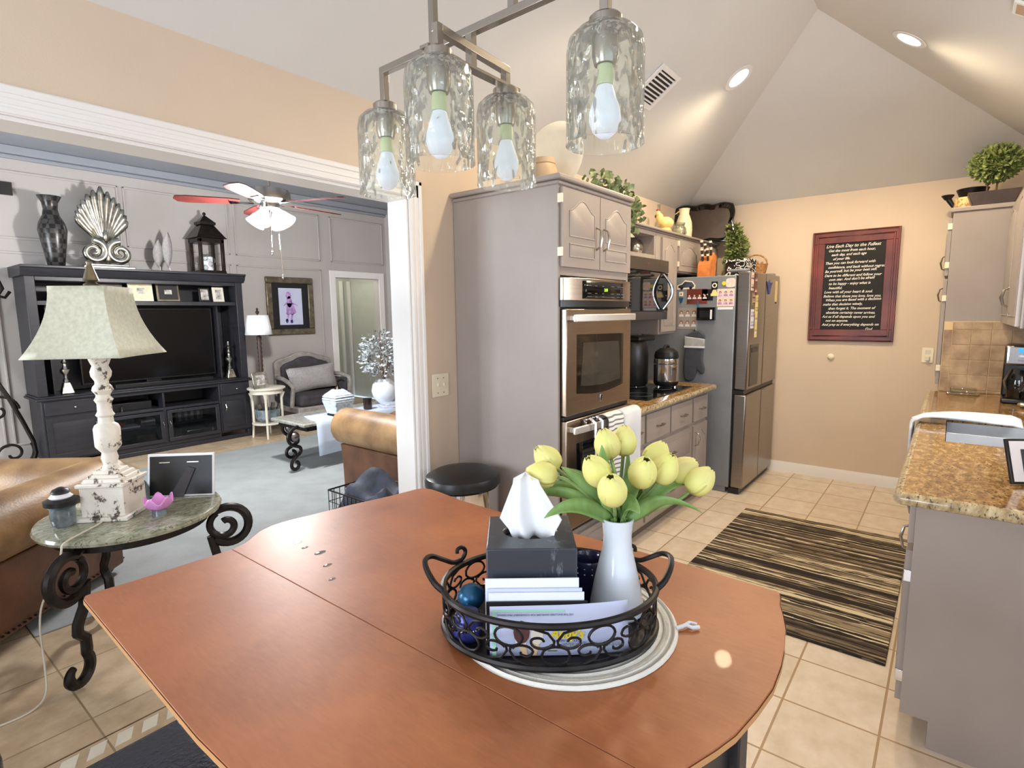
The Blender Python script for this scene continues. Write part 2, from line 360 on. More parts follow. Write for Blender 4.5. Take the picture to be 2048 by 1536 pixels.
    def text(s, body, size, M4, extrude=0.0006, align='LEFT', shear=0.0, wt=0.0):
        cu = bpy.data.curves.new('txt', 'FONT'); cu.body = body; cu.size = size; cu.extrude = extrude; cu.align_x = align
        cu.shear = shear; cu.offset = wt; cu.resolution_u = 2
        o = bpy.data.objects.new('txt', cu); C.objects.link(o); bpy.context.view_layer.update()
        me = bpy.data.meshes.new_from_object(o.evaluated_get(bpy.context.evaluated_depsgraph_get()))
        bpy.data.objects.remove(o); bpy.data.curves.remove(cu)
        me.transform(s.M @ M4); s.bm.from_mesh(me); bpy.data.meshes.remove(me); return s
    def build(s, name, mt, parent=None, loc=None, bevel=0, angle=38, sub=0, solid=0, seg=2, flat=False):
        off = OFF[parent.name] if parent else Vector(loc or (0, 0, 0))
        bmesh.ops.recalc_face_normals(s.bm, faces=s.bm.faces)
        me = bpy.data.meshes.new(name); s.bm.to_mesh(me); s.bm.free(); me.transform(Matrix.Translation(-off))
        for x in (mt if isinstance(mt, list) else [mt]): me.materials.append(m[x])
        if not flat:
            me.polygons.foreach_set('use_smooth', [True] * len(me.polygons)); me.set_sharp_from_angle(angle=R(angle))
        o = bpy.data.objects.new(name, me); C.objects.link(o)
        if parent: o.parent = parent
        else: o.location = off
        OFF[o.name] = off
        if solid: x = o.modifiers.new('solid', 'SOLIDIFY'); x.thickness = solid; x.offset = 0
        if bevel: x = o.modifiers.new('bevel', 'BEVEL'); x.width = bevel; x.segments = seg; x.limit_method = 'ANGLE'; x.angle_limit = R(40); x.harden_normals = False
        if sub: x = o.modifiers.new('sub', 'SUBSURF'); x.levels = x.render_levels = sub
        return o
def tag(o, label, cat, group=None):
    o['label'] = label; o['category'] = cat
    if group: o['group'] = group
    return o
def thing(name, label, cat, loc=(0, 0, 0), group=None):
    o = bpy.data.objects.new(name, None); C.objects.link(o); o.location = loc; o.empty_display_size = 0.05
    OFF[o.name] = Vector(loc); return tag(o, label, cat, group)
def solo(mb, name, label, cat, mt, loc, group=None, **kw): return tag(mb.build(name, mt, None, loc, **kw), label, cat, group)
def struct(mb, name, mt, **kw):
    o = mb.build(name, mt, **kw); o['kind'] = 'structure'; return o
def fr(o, deg=0): return Matrix.Translation(o) @ Matrix.Rotation(R(deg), 4, 'Z')
def copy_tree(o, parent=None):
    c = o.copy(); C.objects.link(c); OFF[c.name] = OFF[o.name]
    if parent: c.parent = parent
    for ch in list(o.children): copy_tree(ch, c)
    return c
def arcp(c, r, a0, a1, n=16, ax='xz', y=0):
    out = []
    for i in range(n + 1):
        a = R(a0 + (a1 - a0) * i / n); x, z = c[0] + r * math.cos(a), c[1] + r * math.sin(a)
        out.append((x, y, z) if ax == 'xz' else (x, z, y))
    return out
def spiral(c, r0, r1, a0, a1, n=26):
    out = []
    for i in range(n + 1):
        t = i / n; a = R(a0 + (a1 - a0) * t); r = r0 + (r1 - r0) * t
        out.append((c[0] + r * math.cos(a), c[1] + r * math.sin(a)))
    return out

# ============================================================ the setting
XB, YL, YR, XR = 5.5, 2.16, -0.56, -2.6
struct(MB().box((XR - .1, YR - .1, -.08), (XB + .1, 2.16, 0)), 'floor', 'tile')
struct(MB().box((-2.1, 2.30, -.08), (6.1, 9.2, 0)), 'floor_living', 'ltile')
b = MB().box((-2.6, 2.16, -.08), (XB + .5, 2.30, 0)); struct(b, 'floor_threshold', 'ltile')
b = MB()
for i in range(26):
    x = -.56 + i * .082
    b.prism([(x, 2.206), (x + .05, 2.206), (x + .078, 2.268), (x + .028, 2.268)], 0, .0012, 'xy')
struct(b, 'trim_5', 'cream', flat=True)
struct(MB().box((-2.6, 2.285, 0), (1.9, 2.292, .0008)).box((-2.6, 2.17, 0), (1.9, 2.176, .0008)), 'trim_6', 'bark', flat=True)
OX0, OX1, OZ = -.7, 1.905, 2.075
struct(MB().box((XR, YL, 0), (OX0, 2.30, 3.2)).box((OX1, YL, 0), (6.0, 2.30, 3.2)).box((OX0, YL, OZ), (OX1, 2.30, 3.2)), 'wall_left', 'wall')
struct(MB().box((XB, YR, 0), (XB + .12, YL, 2.6)), 'wall_back', 'wall')
b = MB()
def holed(b, plane, u0, u1, z1, holes, w0, w1):
    us = sorted(holes); cur = u0
    def bx(a0, a1, c0, c1):
        if plane == 'x': b.box((a0, w0, c0), (a1, w1, c1))
        else: b.box((w0, a0, c0), (w1, a1, c1))
    for (a, c, za, zb) in us:
        bx(cur, a, 0, z1); bx(a, c, 0, za); bx(a, c, zb, z1); cur = c
    bx(cur, u1, 0, z1)
    return b
W_side, W_sink = (-1.7, 1.3, .88, 2.22), (2.55, 3.70, 1.12, 2.05)
struct(holed(b, 'x', XR, XB, 2.6, [W_side, W_sink], YR - .12, YR), 'wall_right', 'wall')
struct(holed(MB(), 'y', YR, YL, 3.5, [(-.15, 1.75, .65, 2.35)], XR - .12, XR), 'wall_rear', 'wall')
def winframe(n, plane, h, w0, w1, nx, nz):
    b = MB(); a, c, za, zb = h; t = .05
    def bx(a0, a1, c0, c1, d=0):
        if plane == 'x': b.box((a0, w0 + d, c0), (a1, w1 - d, c1))
        else: b.box((w0 + d, a0, c0), (w1 - d, a1, c1))
    bx(a, a + t, za, zb); bx(c - t, c, za, zb); bx(a, c, za, za + t); bx(a, c, zb - t, zb)
    for i in range(1, nx): u = a + (c - a) * i / nx; bx(u - .02, u + .02, za, zb, .02)
    for i in range(1, nz): u = za + (zb - za) * i / nz; bx(a, c, u - .015, u + .015, .02)
    struct(b, 'window_%d' % n, 'white')
winframe(1, 'x', W_side, YR - .1, YR - .01, 3, 2)
winframe(2, 'x', W_sink, YR - .1, YR - .01, 2, 2)
winframe(3, 'y', (-.15, 1.75, .65, 2.35), XR - .1, XR - .01, 2, 2)
# hipped ceiling
b = MB(); zc, zr, ym = 2.47, 3.37, .80
A, B_, Cc, D = (XR, YL, zc), (XB, YL, zc), (XB, YR, zc), (XR, YR, zc); E1, E2 = (XR, ym, zr), (XB - 1.36, ym, zr)
for q in ([A, B_, E2, E1], [B_, Cc, E2], [Cc, D, E1, E2]): b.f([b.v(p) for p in q])
struct(b, 'ceiling', 'ceil', flat=True)
# living room shell
DX0, DX1, DZ = 4.99, 5.80, 2.06
struct(holed(MB(), 'x', -2.0, 6.09, 3.2, [(DX0, DX1, 0, DZ)], 7.35, 7.47), 'wall_far', 'lwall')
struct(MB().box((5.97, 2.30, 0), (6.09, 7.35, 3.2)), 'wall_living_right', 'lwall')
struct(holed(MB(), 'y', 2.30, 7.35, 3.2, [(3.6, 6.2, .65, 2.35)], -2.12, -2.0), 'wall_living_left', 'lwall')
winframe(4, 'y', (3.6, 6.2, .65, 2.35), -2.1, -2.01, 3, 2)
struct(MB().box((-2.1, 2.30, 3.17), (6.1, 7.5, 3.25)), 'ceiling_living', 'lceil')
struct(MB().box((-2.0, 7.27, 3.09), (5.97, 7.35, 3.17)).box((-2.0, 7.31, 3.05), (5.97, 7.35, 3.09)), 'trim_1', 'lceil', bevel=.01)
struct(MB().box((4.2, 8.7, 0), (7.0, 8.8, 2.6)).box((6.2, 7.47, 0), (6.3, 8.7, 2.6)).box((4.3, 7.47, 0), (4.4, 8.7, 2.6)).box((4.2, 7.47, 2.5), (7, 8.8, 2.6)), 'wall_hall', 'hallw')
b = MB()
for x in (5.98, 6.14): b.box((x, 8.66, 0), (x + .05, 8.7, 2.1))
struct(b, 'trim_7', 'white')
# picture-frame wall mouldings
b = MB()
def mould(x0, x1, z0, z1, y=7.35, w=.022):
    for a, c in (((x0, z0), (x1, z0 + w)), ((x0, z1 - w), (x1, z1)), ((x0, z0), (x0 + w, z1)), ((x1 - w, z0), (x1, z1))):
        b.box((a[0], y - .018, a[1]), (c[0], y, c[1]))
for x0, x1 in ((-.2, 1.10), (1.15, 2.27), (2.31, 3.45), (3.52, 4.75), (4.93, 5.90)): mould(x0, x1, 2.28, 2.94)
for x0, x1 in ((-.2, 1.10), (1.15, 2.27), (2.31, 3.45), (3.52, 4.75)): mould(x0, x1, .22, 2.16)
struct(b, 'trim_2', 'lwall', bevel=.006)
# cased opening: liner and fluted casing
struct(MB().box((OX1 - .012, YL, 0), (OX1, 2.30, OZ)).box((OX0, YL, OZ - .012), (OX1, 2.30, OZ)), 'trim_3', 'white')
b = MB()
for a, c, y in ((0, .085, .012), (.004, .022, .016), (.030, .048, .0155), (.060, .081, .018)):
    b.box((OX1 + a, YL - y, 0), (OX1 + c, YL, OZ + c)); b.box((OX0, YL - y, OZ + a), (OX1 + c, YL, OZ + c))
struct(b, 'trim_4', 'white', bevel=.003)
b = MB().prism([(0, 0), (.014, 0), (.014, .075), (.008, .095), (0, .095)], YR, YL, 'xz')
b = MB().prism([(XB, 0), (XB - .014, 0), (XB - .014, .075), (XB - .008, .095), (XB, .095)], YR, 1.9, 'xz')
struct(b, 'baseboard_back', 'white')
struct(MB().box((1.99, YL - .014, 0), (2.2, YL, .095)), 'baseboard_left', 'white', bevel=.004)
b = MB()
for x in (DX0 - .1, DX1): b.box((x, 7.33, 0), (x + .1, 7.35, DZ + .1))
b.box((DX0, 7.33, DZ), (DX1, 7.35, DZ + .1))
struct(b, 'trim_8', 'white', bevel=.006)
d = MB(fr((DX0 + .02, 7.47, 0), 62)); d.box((0, 0, .01), (.74, .04, DZ - .01))
for z0, z1 in ((.2, .9), (1.0, 1.9)): d.box((.1, -.008, z0), (.32, .048, z1)).box((.42, -.008, z0), (.64, .048, z1))
dr = struct(d, 'door_1', 'hallcream', bevel=.006); dr['label'] = 'cream panel door standing ajar in the far doorway'
for z in (.3, 1.1, 1.8): MB().cyl((DX0 + .015, 7.475), .012, z, z + .1, 10).build('hinge', 'bronze', dr)

# ============================================================ kitchen joinery helpers
def archpts(w, h, mx, z0, z1, rise):
    p = [(mx, z0), (w - mx, z0)]; n = 18
    for i in range(n + 1):
        t = i / n; p.append((w - mx - t * (w - 2 * mx), z1 - rise + rise * math.sin(math.pi * t) ** 2))
    return p
def raised(b, pts, y, ins=.022, up=.007):
    cx = sum(p[0] for p in pts) / len(pts); x0 = min(p[0] for p in pts); x1 = max(p[0] for p in pts)
    z0 = min(p[1] for p in pts); z1 = max(p[1] for p in pts); cz = (z0 + z1) / 2; w, h = x1 - x0, z1 - z0
    q = [(cx + (p[0] - cx) * (w - 2 * ins) / w, cz + (p[1] - cz) * (h - 2 * ins) / h) for p in pts]
    b.prism(pts, y, y - up, 'xz', q)
    b.tube([(p[0], y - .001, p[1]) for p in pts], .004, 6, True)
def handle_v(M, x, z, L, parent, mt='nickel', name='handle'):
    h = MB(M); h.tube([(x, -.02, z), (x, -.045, z + .012), (x, -.055, z + L / 2), (x, -.045, z + L - .012), (x, -.02, z + L)], [.005, .005, .0065, .005, .005], 8)
    return h.build(name, mt, parent)
def handle_h(M, x, z, L, parent, mt='nickel', name='handle'):
    h = MB(M); h.tube([(x - L / 2, -.02, z), (x - L / 2, -.045, z), (x, -.05, z), (x + L / 2, -.045, z), (x + L / 2, -.02, z)], [.005, .0055, .007, .0055, .005], 8)
    return h.build(name, mt, parent)
def door(M, w, h, parent, arch=True, two=False, hx=None, hz=None, name='door', mt='greige', hinges=None, hm='ivory'):
    b = MB(M); b.box((0, -.02, 0), (w, 0, h))
    if two:
        raised(b, archpts(w, h, .055, h * .40, h - .045, .055), -.02); raised(b, [(.055, .05), (w - .055, .05), (w - .055, h * .30), (.055, h * .30)], -.02)
    elif arch: raised(b, archpts(w, h, .05, .05, h - .045, .05), -.02)
    else: raised(b, [(.045, .035), (w - .045, .035), (w - .045, h - .035), (.045, h - .035)], -.02, .016)
    o = b.build(name, mt, parent, bevel=.003)
    if hx is not None: handle_v(M, hx, hz, .11, o)
    if hinges is not None:
        for z in (h * .13, h * .80):
            q = MB(M); q.box((hinges - .004, -.023, z), (hinges + .009, .003, z + .042)); q.build('hinge', hm, o, bevel=.002)
    return o
def drawer(M, w, h, parent, hw=.08, panel=False):
    b = MB(M); b.box((0, -.02, 0), (w, 0, h))
    if panel: raised(b, [(.04, .035), (w - .04, .035), (w - .04, h - .035), (.04, h - .035)], -.02, .016)
    o = b.build('drawer', 'greige', parent, bevel=.004); handle_h(M, w / 2, h / 2, hw, o); return o

# ---- tall oven cabinet
X0, X1, YF = 2.223, 2.945, 1.48
t = thing('tall_oven_cabinet', 'tall greige cabinet housing the wall ovens beside the light switch', 'cabinet', (X0, YL, 0))
b = MB(); b.box((X0, YF, 0), (X0 + .02, YL - .004, 2.10)).box((X1 - .02, YF, 0), (X1, YL - .004, 2.10)).box((X0 + .02, YF, 1.675), (X1 - .02, YL - .02, 2.10)).box((X0 + .02, YF, .1), (X1 - .02, YL - .02, .36)).box((X0 + .02, YF + .07, 0), (X1 - .02, YL - .02, .1)).box((X0 + .02, YL - .02, .36), (X1 - .02, YL - .004, 1.675))
b.build('carcass', 'greige', t, bevel=.002)
MB().prism([(0, 2.095), (.0, 2.13), (.0, 2.13)], 0, .01) if 0 else None
b = MB(); b.box((X0 - .012, YF - .012, 2.09), (X1 + .012, YL - .004, 2.11)).box((X0 - .03, YF - .03, 2.11), (X1 + .02, YL - .004, 2.135)); b.build('crown', 'greige', t, bevel=.008)
w = .345
door(fr((X0 + .015, YF, 1.715)), w, .365, t, two=True, hx=w - .035, hz=.10, hinges=-.012)
door(fr((X0 + .015 + w + .006, YF, 1.715)), w, .365, t, two=True, hx=.035, hz=.10)
drawer(fr((X0 + .02, YF, .12)), .68, .22, t, panel=True)
# ---- double wall oven
OX, OW = X0 + .021, .68
t = thing('double_wall_oven', 'stainless double wall oven built into the tall greige cabinet', 'oven', (OX, YF, .365))
MB().box((OX, YF - .002, .365), (OX + OW, YF + .58, 1.67)).build('oven_body', 'black', t)
# curved control panel
b = MB(); n = 20
def cpt(i, o=0): u = i / n; return -.022 - .035 * math.sin(math.pi * u) ** .8 - o
pts = [(OX - .01 + (OW + .02) * i / n, YF + cpt(i)) for i in range(n + 1)]
b.prism([(OX - .01, YF - .001)] + pts + [(OX + OW + .01, YF - .001)], 1.555, 1.665, 'xy')
cp = b.build('control_panel', 'steel', t, bevel=.003)
b = MB(); b.prism([(OX - .01, YF - .001)] + [(x, y + .006) for x, y in pts] + [(OX + OW + .01, YF - .001)], 1.525, 1.555, 'xy'); b.build('vent_strip', 'black', t)
b = MB(); i0, i1 = 4, 16
rows = [[(pts[i][0], pts[i][1] - .0015, z) for i in range(i0, i1 + 1)] for z in (1.565, 1.652)]; b.surf(rows); b.build('control_display', 'tvglass', cp, solid=.002)
b = MB(); b.text('2:11', .022, Matrix.Translation((OX + OW * .5 - .02, YF - .0605, 1.603)) @ Matrix.Rotation(R(90), 4, 'X')); b.build('clock_digits', 'ovend', cp, flat=True)
b = MB()
for gx in (.24, .34, .44, .58, .68, .76):
    for z in (1.574, 1.59, 1.628): b.box((OX + OW * gx, YF - .0605 + abs(gx - .5) * .02, z), (OX + OW * gx + .035, YF - .0590 + abs(gx - .5) * .02, z + .003))
b.build('button_marks', 'ink', cp, flat=True)
def oven_door(z0, z1, label):
    b = MB(); b.box((OX, YF - .035, z0), (OX + OW, YF - .003, z1)); d = b.build('oven_door', 'steel', t, bevel=.004)
    h = z1 - z0; b = MB(); ww = OW; q = 14
    lo = [(OX + .095 + (ww - .19) * i / q, z0 + .105 - .02 * math.sin(math.pi * i / q)) for i in range(q + 1)]
    b.prism(lo + [(OX + ww - .095, z1 - .135), (OX + .095, z1 - .125)], YF - .037, YF - .034, 'xz'); fr_ = b.build('window_frame', 'bglass', d)
    b = MB(); b.prism([(x * .86 + (OX + ww / 2) * .14, z0 + .14 + (z - z0 - .105) * .6) for x, z in lo] + [(OX + ww - .15, z1 - .175), (OX + .15, z1 - .168)], YF - .0385, YF - .036, 'xz'); b.build('oven_window', 'ovenglass', fr_)
    b = MB(); zh = z1 - .045
    b.prism([(OX + .02 + (ww - .04) * i / 12, YF - .075 - .02 * math.sin(math.pi * i / 12)) for i in range(13)] + [(OX + .02 + (ww - .04) * i / 12, YF - .060 - .02 * math.sin(math.pi * i / 12)) for i in range(12, -1, -1)], zh - .018, zh + .018, 'xy')
    b.box((OX + .03, YF - .07, zh - .012), (OX + .05, YF - .03, zh + .012)).box((OX + ww - .05, YF - .07, zh - .012), (OX + ww - .03, YF - .03, zh + .012))
    b.build('handle', 'bar', d, bevel=.004); return d
du = oven_door(.99, 1.515, 'upper')
b = MB(); b.box((OX + OW / 2 - .012, YF - .038, 1.025), (OX + OW / 2 + .012, YF - .035, 1.065)); b.build('maker_badge', 'chrome', du, bevel=.001)
b = MB(); b.box((OX + OW / 2 - .006, YF - .0395, 1.032), (OX + OW / 2 - .001, YF - .038, 1.058)).box((OX + OW / 2 - .006, YF - .0395, 1.053), (OX + OW / 2 + .008, YF - .038, 1.058)).box((OX + OW / 2 - .006, YF - .0395, 1.043), (OX + OW / 2 + .006, YF - .038, 1.047)); b.build('badge_mark', 'black', du, flat=True)
oven_door(.40, .965, 'lower')
MB().box((OX, YF - .02, .968), (OX + OW, YF - .003, .986)).build('vent_gap', 'black', t)
# towels and tools on the lower oven handle
def draped(x0, x1, zt, zf, zb, yc, wav=.006, n=12, rad=.032):
    rows = []
    for i in range(n + 1):
        u = i / n; x = x0 + (x1 - x0) * u; d = wav * math.sin(u * 9); r = []
        for k in range(9): r.append((x, yc - rad - d - .004, zf + (zt - zf) * k / 8))
        for k in range(1, 8): a = math.pi * k / 8; r.append((x, yc - rad * math.cos(a) - d * math.cos(a / 2) ** 2, zt + rad * math.sin(a) * .75))
        for k in range(7): r.append((x, yc + rad + .002, zt - (zt - zb) * k / 6))
        rows.append(r)
    return MB().surf(rows)
yh = YF - .078
solo(draped(OX + .28, OX + .44, .94, .42, .80, yh, rad=.034), 'dish_towel', 'white towel with grey stripes hanging on the left of the lower oven handle', 'towel', 'stripe', (OX + .42, yh, .94), solid=.004)
solo(draped(OX + .447, OX + .655, .94, .36, .80, yh, rad=.034), 'dish_towel', 'plain cream towel draped over the right of the lower oven handle', 'towel', 'wfab', (OX + .53, yh, .95), solid=.004)
for i, xx in enumerate((OX + .155, OX + .225)):
    q = thing('kitchen_tongs', ['black utensil with silver strap hanging nearest the handle end of the lower oven', 'black utensil with silver strap hanging next to the striped towel'][i], 'utensil', (xx, yh, .92), 'black utensils on the oven handle')
    MB().tube([(xx, yh + .028, .90), (xx, yh + .03, .955), (xx, yh - .0, .962), (xx, yh - .032, .945), (xx, yh - .036, .76)], .009, 6).build('strap', 'chrome', q)
    MB().frust((xx, yh - .036), (.012, .006), (.026, .008), .78, .70).frust((xx, yh - .036), (.026, .008), (.03, .010), .70, .50).build('grip', 'black', q, bevel=.003)

# ---- left base cabinets
def base_unit(x0, x1, name, label):
    t = thing(name, label, 'cabinet', (x0, YL, 0), 'base cabinets under the cooktop counter')
    MB().box((x0, 1.50, .1), (x1, YL - .02, .874)).build('carcass', 'greige', t, bevel=.002)
    MB().box((x0, 1.57, 0), (x1, YL - .02, .1)).build('toe_kick', 'greige_d', t)
    return t
t = base_unit(2.955, 3.225, 'base_cabinet', 'narrow greige base cabinet right next to the ovens')
drawer(fr((2.975, 1.50, .66)), .24, .185, t); door(fr((2.975, 1.50, .13)), .24, .50, t, hx=.21, hz=.36)
t = base_unit(3.23, 4.05, 'drawer_base_cabinet', 'wide greige drawer cabinet below the cooktop')
drawer(fr((3.245, 1.50, .66)), .375, .185, t); drawer(fr((3.645, 1.50, .66)), .39, .185, t)
drawer(fr((3.245, 1.50, .40)), .79, .235, t, panel=True); drawer(fr((3.245, 1.50, .13)), .79, .245, t, panel=True)
t = base_unit(4.055, 4.385, 'base_cabinet', 'narrow greige base cabinet beside the fridge')
drawer(fr((4.075, 1.50, .66)), .29, .185, t); door(fr((4.075, 1.50, .13)), .29, .50, t, hx=.035, hz=.34)
b = MB(); prof = [(1.455, .877), (1.445, .884), (1.443, .896), (1.448, .910), (1.458, .914), (2.155, .914), (2.155, .877)]
b.prism(prof, 2.955, 4.44, 'yz'); o = solo(b, 'countertop', 'speckled gold granite countertop under the black cooktop', 'countertop', 'granite', (2.955, YL, .877))
b = MB().prism([(1.4425, .879), (1.4405, .885), (1.4385, .896), (1.4435, .911), (1.449, .9125), (1.449, .879)], 2.96, 4.438, 'yz'); b.build('bullnose_edge', 'edge', o)
t = thing('cooktop', 'black glass electric cooktop set in the granite counter', 'cooktop', (3.76, 1.8, .9145))
MB().box((3.36, 1.53, .9145), (4.16, 2.06, .922)).build('glass_top', 'bglass', t, bevel=.003)
b = MB()
for x, y, r in ((3.55, 1.68, .09), (3.55, 1.92, .075), (3.95, 1.92, .09), (3.93, 1.68, .07)): b.tube([(x + r * math.cos(a * math.pi / 16), y + r * math.sin(a * math.pi / 16), .9222) for a in range(32)], .0012, 4, True)
b.build('burner_ring', 'ink', t)
# dark stone splash behind cooktop
struct(MB().box((2.955, YL - .012, .914), (4.50, YL, 1.43)), 'trim_9', 'greymarble')
# ---- tall black appliance and pressure cooker
t = thing('air_fryer', 'tall black kitchen appliance standing behind the chrome cooker', 'appliance', (3.98, 1.96, .922))
b = MB(); b.lathe([(.0, 0), (.115, 0), (.13, .02), (.132, .22), (.128, .30), (.11, .345), (.06, .36), (0, .36)], (3.97, 1.955, .924), 28); b.build('housing', 'black', t)
MB().box((3.86, 1.83, 1.27), (4.14, 2.05, 1.31)).build('lid', 'black', t, bevel=.015)
b = MB()
for x, y in ((3.90, 1.88), (4.04, 1.88), (3.97, 2.03)): b.cyl((x, y), .014, .9222, .926, 10)
b.build('foot', 'chrome', t)
t = thing('pressure_cooker', 'chrome and black pressure cooker on the cooktop', 'cooker', (4.05, 1.70, .922))
c0 = (4.05, 1.70, .932)
MB().lathe([(0, 0), (.08, 0), (.094, .02), (.094, .035)], c0, 28).build('base', 'black', t)
MB().lathe([(.094, .036), (.096, .05), (.096, .165)], c0, 32).build('pot', 'chrome', t)
MB().lathe([(.096, .170), (.097, .175), (.095, .208), (.08, .215)], c0, 32).build('upper_band', 'chrome', t)
MB().lathe([(.09, .212), (.092, .225), (.085, .258), (.05, .285), (0, .292)], c0, 28).build('lid', 'black', t)
MB().tube([(4.05 - .06, 1.70, 1.19), (4.03, 1.70, 1.235), (4.07, 1.70, 1.235), (4.11, 1.70, 1.19)], .012, 8).build('lid_handle', 'black', t)
b = MB()
for a in (30, 150, 270): b.cyl((4.05 + .07 * math.cos(R(a)), 1.70 + .07 * math.sin(R(a))), .012, .9222, .933, 10)
b.build('foot', 'chrome', t)
# ---- upper cabinets
YU = 1.83
t = thing('wall_cabinet', 'greige wall cabinet with an open cubby above the microwave', 'cabinet', (3.4, YL, 1.88), 'wall cabinets over the counter')
b = MB(); b.box((2.955, YU, 1.885), (4.10, YL - .004, 1.925)).box((2.955, YU, 2.07), (4.10, YL - .004, 2.10)).box((2.955, YL - .02, 1.925), (4.10, YL - .004, 2.07)).box((2.955, YU, 1.925), (2.975, YL - .02, 2.07)).box((4.075, YU, 1.925), (4.10, YL - .02, 2.07)); b.build('cubby', 'greige', t, bevel=.002)
t = thing('wall_cabinet', 'tall narrow greige wall cabinet between the microwave and the fridge', 'cabinet', (4.3, YL, 1.31), 'wall cabinets over the counter')
MB().box((4.105, YU, 1.885), (4.50, YL - .004, 2.10)).box((4.18, YU, 1.315), (4.50, YL - .004, 1.885)).build('carcass', 'greige', t, bevel=.002)
door(fr((4.19, YU, 1.335)), .295, .735, t, hx=.03, hz=.12)
t = thing('wall_cabinet', 'greige wall cabinet with arched doors over the fridge', 'cabinet', (5.0, YL, 1.83), 'wall cabinets over the counter')
MB().box((4.505, YU, 1.815), (5.49, YL - .004, 2.10)).build('carcass', 'greige', t, bevel=.002)
door(fr((4.525, YU, 1.83)), .455, .25, t, hinges=-.008); door(fr((5.005, YU, 1.83)), .465, .25, t)
b = MB(); b.box((2.96, YU - .012, 2.101), (5.49, YL - .004, 2.112)).box((2.96, YU - .03, 2.112), (5.49, YL - .004, 2.13)); solo(b, 'cornice', 'greige cornice board running along the top of the wall cabinets', 'cornice', 'greige', (4.2, YL, 2.101), bevel=.006)
# ---- microwave
t = thing('microwave', 'black and steel microwave mounted over the cooktop', 'microwave', (3.78, YL, 1.43)); MX0, MX1, MY = 3.40, 4.165, 1.75
MB().box((MX0, MY + .03, 1.435), (MX1, YL - .01, 1.88)).build('housing', 'dsteel', t)
MB().box((MX0, MY - .004, 1.79), (MX1, MY + .03, 1.88)).build('top_vent_panel', 'dsteel', t, bevel=.003)
d = MB().box((MX0, MY, 1.50), (MX1, MY + .03, 1.787)).build('door', 'bglass', t, bevel=.004)
MB().box((MX0, MY, 1.435), (MX1, MY + .03, 1.497)).build('bottom_panel', 'dsteel', t, bevel=.003)
b = MB(); b.tube([(4.05 + .03 * math.sin(math.pi * i / 14), MY - .012 - .06 * math.sin(math.pi * i / 14), 1.515 + .26 * i / 14) for i in range(15)], [.008 + .006 * math.sin(math.pi * i / 14) for i in range(15)], 8); b.build('handle', 'chrome', d)
b = MB()
for i in range(7): b.box((MX0 + .03, MY - .001, 1.54 + i * .03), (MX0 + .08, MY, 1.548 + i * .03))
b.build('keypad_mark', 'ink', d, flat=True)
b = MB(); b.prism([(3.765, 1.84), (3.785, 1.828), (3.80, 1.832), (3.815, 1.845), (3.79, 1.842)], MY - .006, MY - .004); b.build('maker_badge', 'chrome', t, flat=True)

# ---- fridge
t = thing('refrigerator', 'grey steel four-door fridge with photos and magnets', 'fridge', (5.0, 1.7, 0)); FX0, FX1, FY = 4.553, 5.463, 1.245
MB().box((FX0, FY + .11, .05), (FX1, 2.13, 1.775)).box((FX0 + .02, FY + .14, 0), (FX1 - .02, 2.10, .05)).build('body', 'fside', t, bevel=.006)
MB().box((FX0 + .01, FY + .03, .005), (FX1 - .01, FY + .11, .05)).build('toe_grille', 'black', t)
xm = 5.005
doors = {}
for nm, a, c, z0, z1 in (('ul', FX0, xm - .004, .865, 1.80), ('ur', xm + .004, FX1, .865, 1.80), ('ll', FX0, xm - .004, .055, .825), ('lr', xm + .004, FX1, .055, .825)):
    b = MB().box((a, FY, z0), (c, FY + .095, z1)); doors[nm] = b.build('door', 'fsteel', t, bevel=.010)
MB().box((FX0 + .004, FY + .02, .828), (FX1 - .004, FY + .105, .862)).build('handle_recess', 'black', t)
b = MB().box((4.62, FY - .003, .89), (4.86, FY + .001, 1.225)); q = b.build('water_dispenser', 'tvglass', doors['ul'], bevel=.003)
MB().box((4.655, FY - .006, 1.16), (4.82, FY - .003, 1.20)).build('dispenser_panel', 'black', q)
b = MB()
for x in (FX0 + .02, FX1 - .09): b.box((x, FY + .03, 1.80), (x + .07, FY + .18, 1.822))
b.build('hinge_cover', 'fside', t, bevel=.008)
# ---- things stuck on the fridge; side faces -X, front faces -Y
SX = FX0 - .0005
def side(y, z): return Matrix.Translation((SX, y, z)) @ Matrix.Rotation(R(-90), 4, 'Z')
def stuck(name, label, cat, M, parts, loc, group=None):
    first = thing(name, label, cat, loc, group)
    for pn, mt, fn, *lb in parts:
        b = MB(M); fn(b); o = b.build(pn, mt, first, flat=True)
    return first
def rect(w, h, y0=-.002, y1=0, x=0, z=0): return lambda b: b.box((x - w / 2, y0, z - h / 2), (x + w / 2, y1, z + h / 2))
def ppl(n, w, h, rows=1, part='skin'):
    def fn(b):
        for r in range(rows):
            for i in range(n):
                x = -w / 2 + w * (i + .5) / n; z = h / 2 - h * (r + .5) / rows; s = min(w / n, h / rows)
                if part == 'skin': b.prism([(x + .17 * s * math.cos(a), z + .12 * s + .22 * s * math.sin(a)) for a in [k * math.pi / 5 for k in range(10)]], -.0035, -.002)
                elif part == 'hair': b.prism([(x + .24 * s * math.cos(a), z + .2 * s + .24 * s * math.sin(a)) for a in [k * math.pi / 5 for k in range(10)]], -.003, -.002)
                else: b.prism([(x - .4 * s, z - .48 * s), (x + .4 * s, z - .48 * s), (x + .3 * s, z - .12 * s), (x - .3 * s, z - .12 * s)], -.003, -.002)
    return fn
PHM = 'photos and magnets on the fridge side'
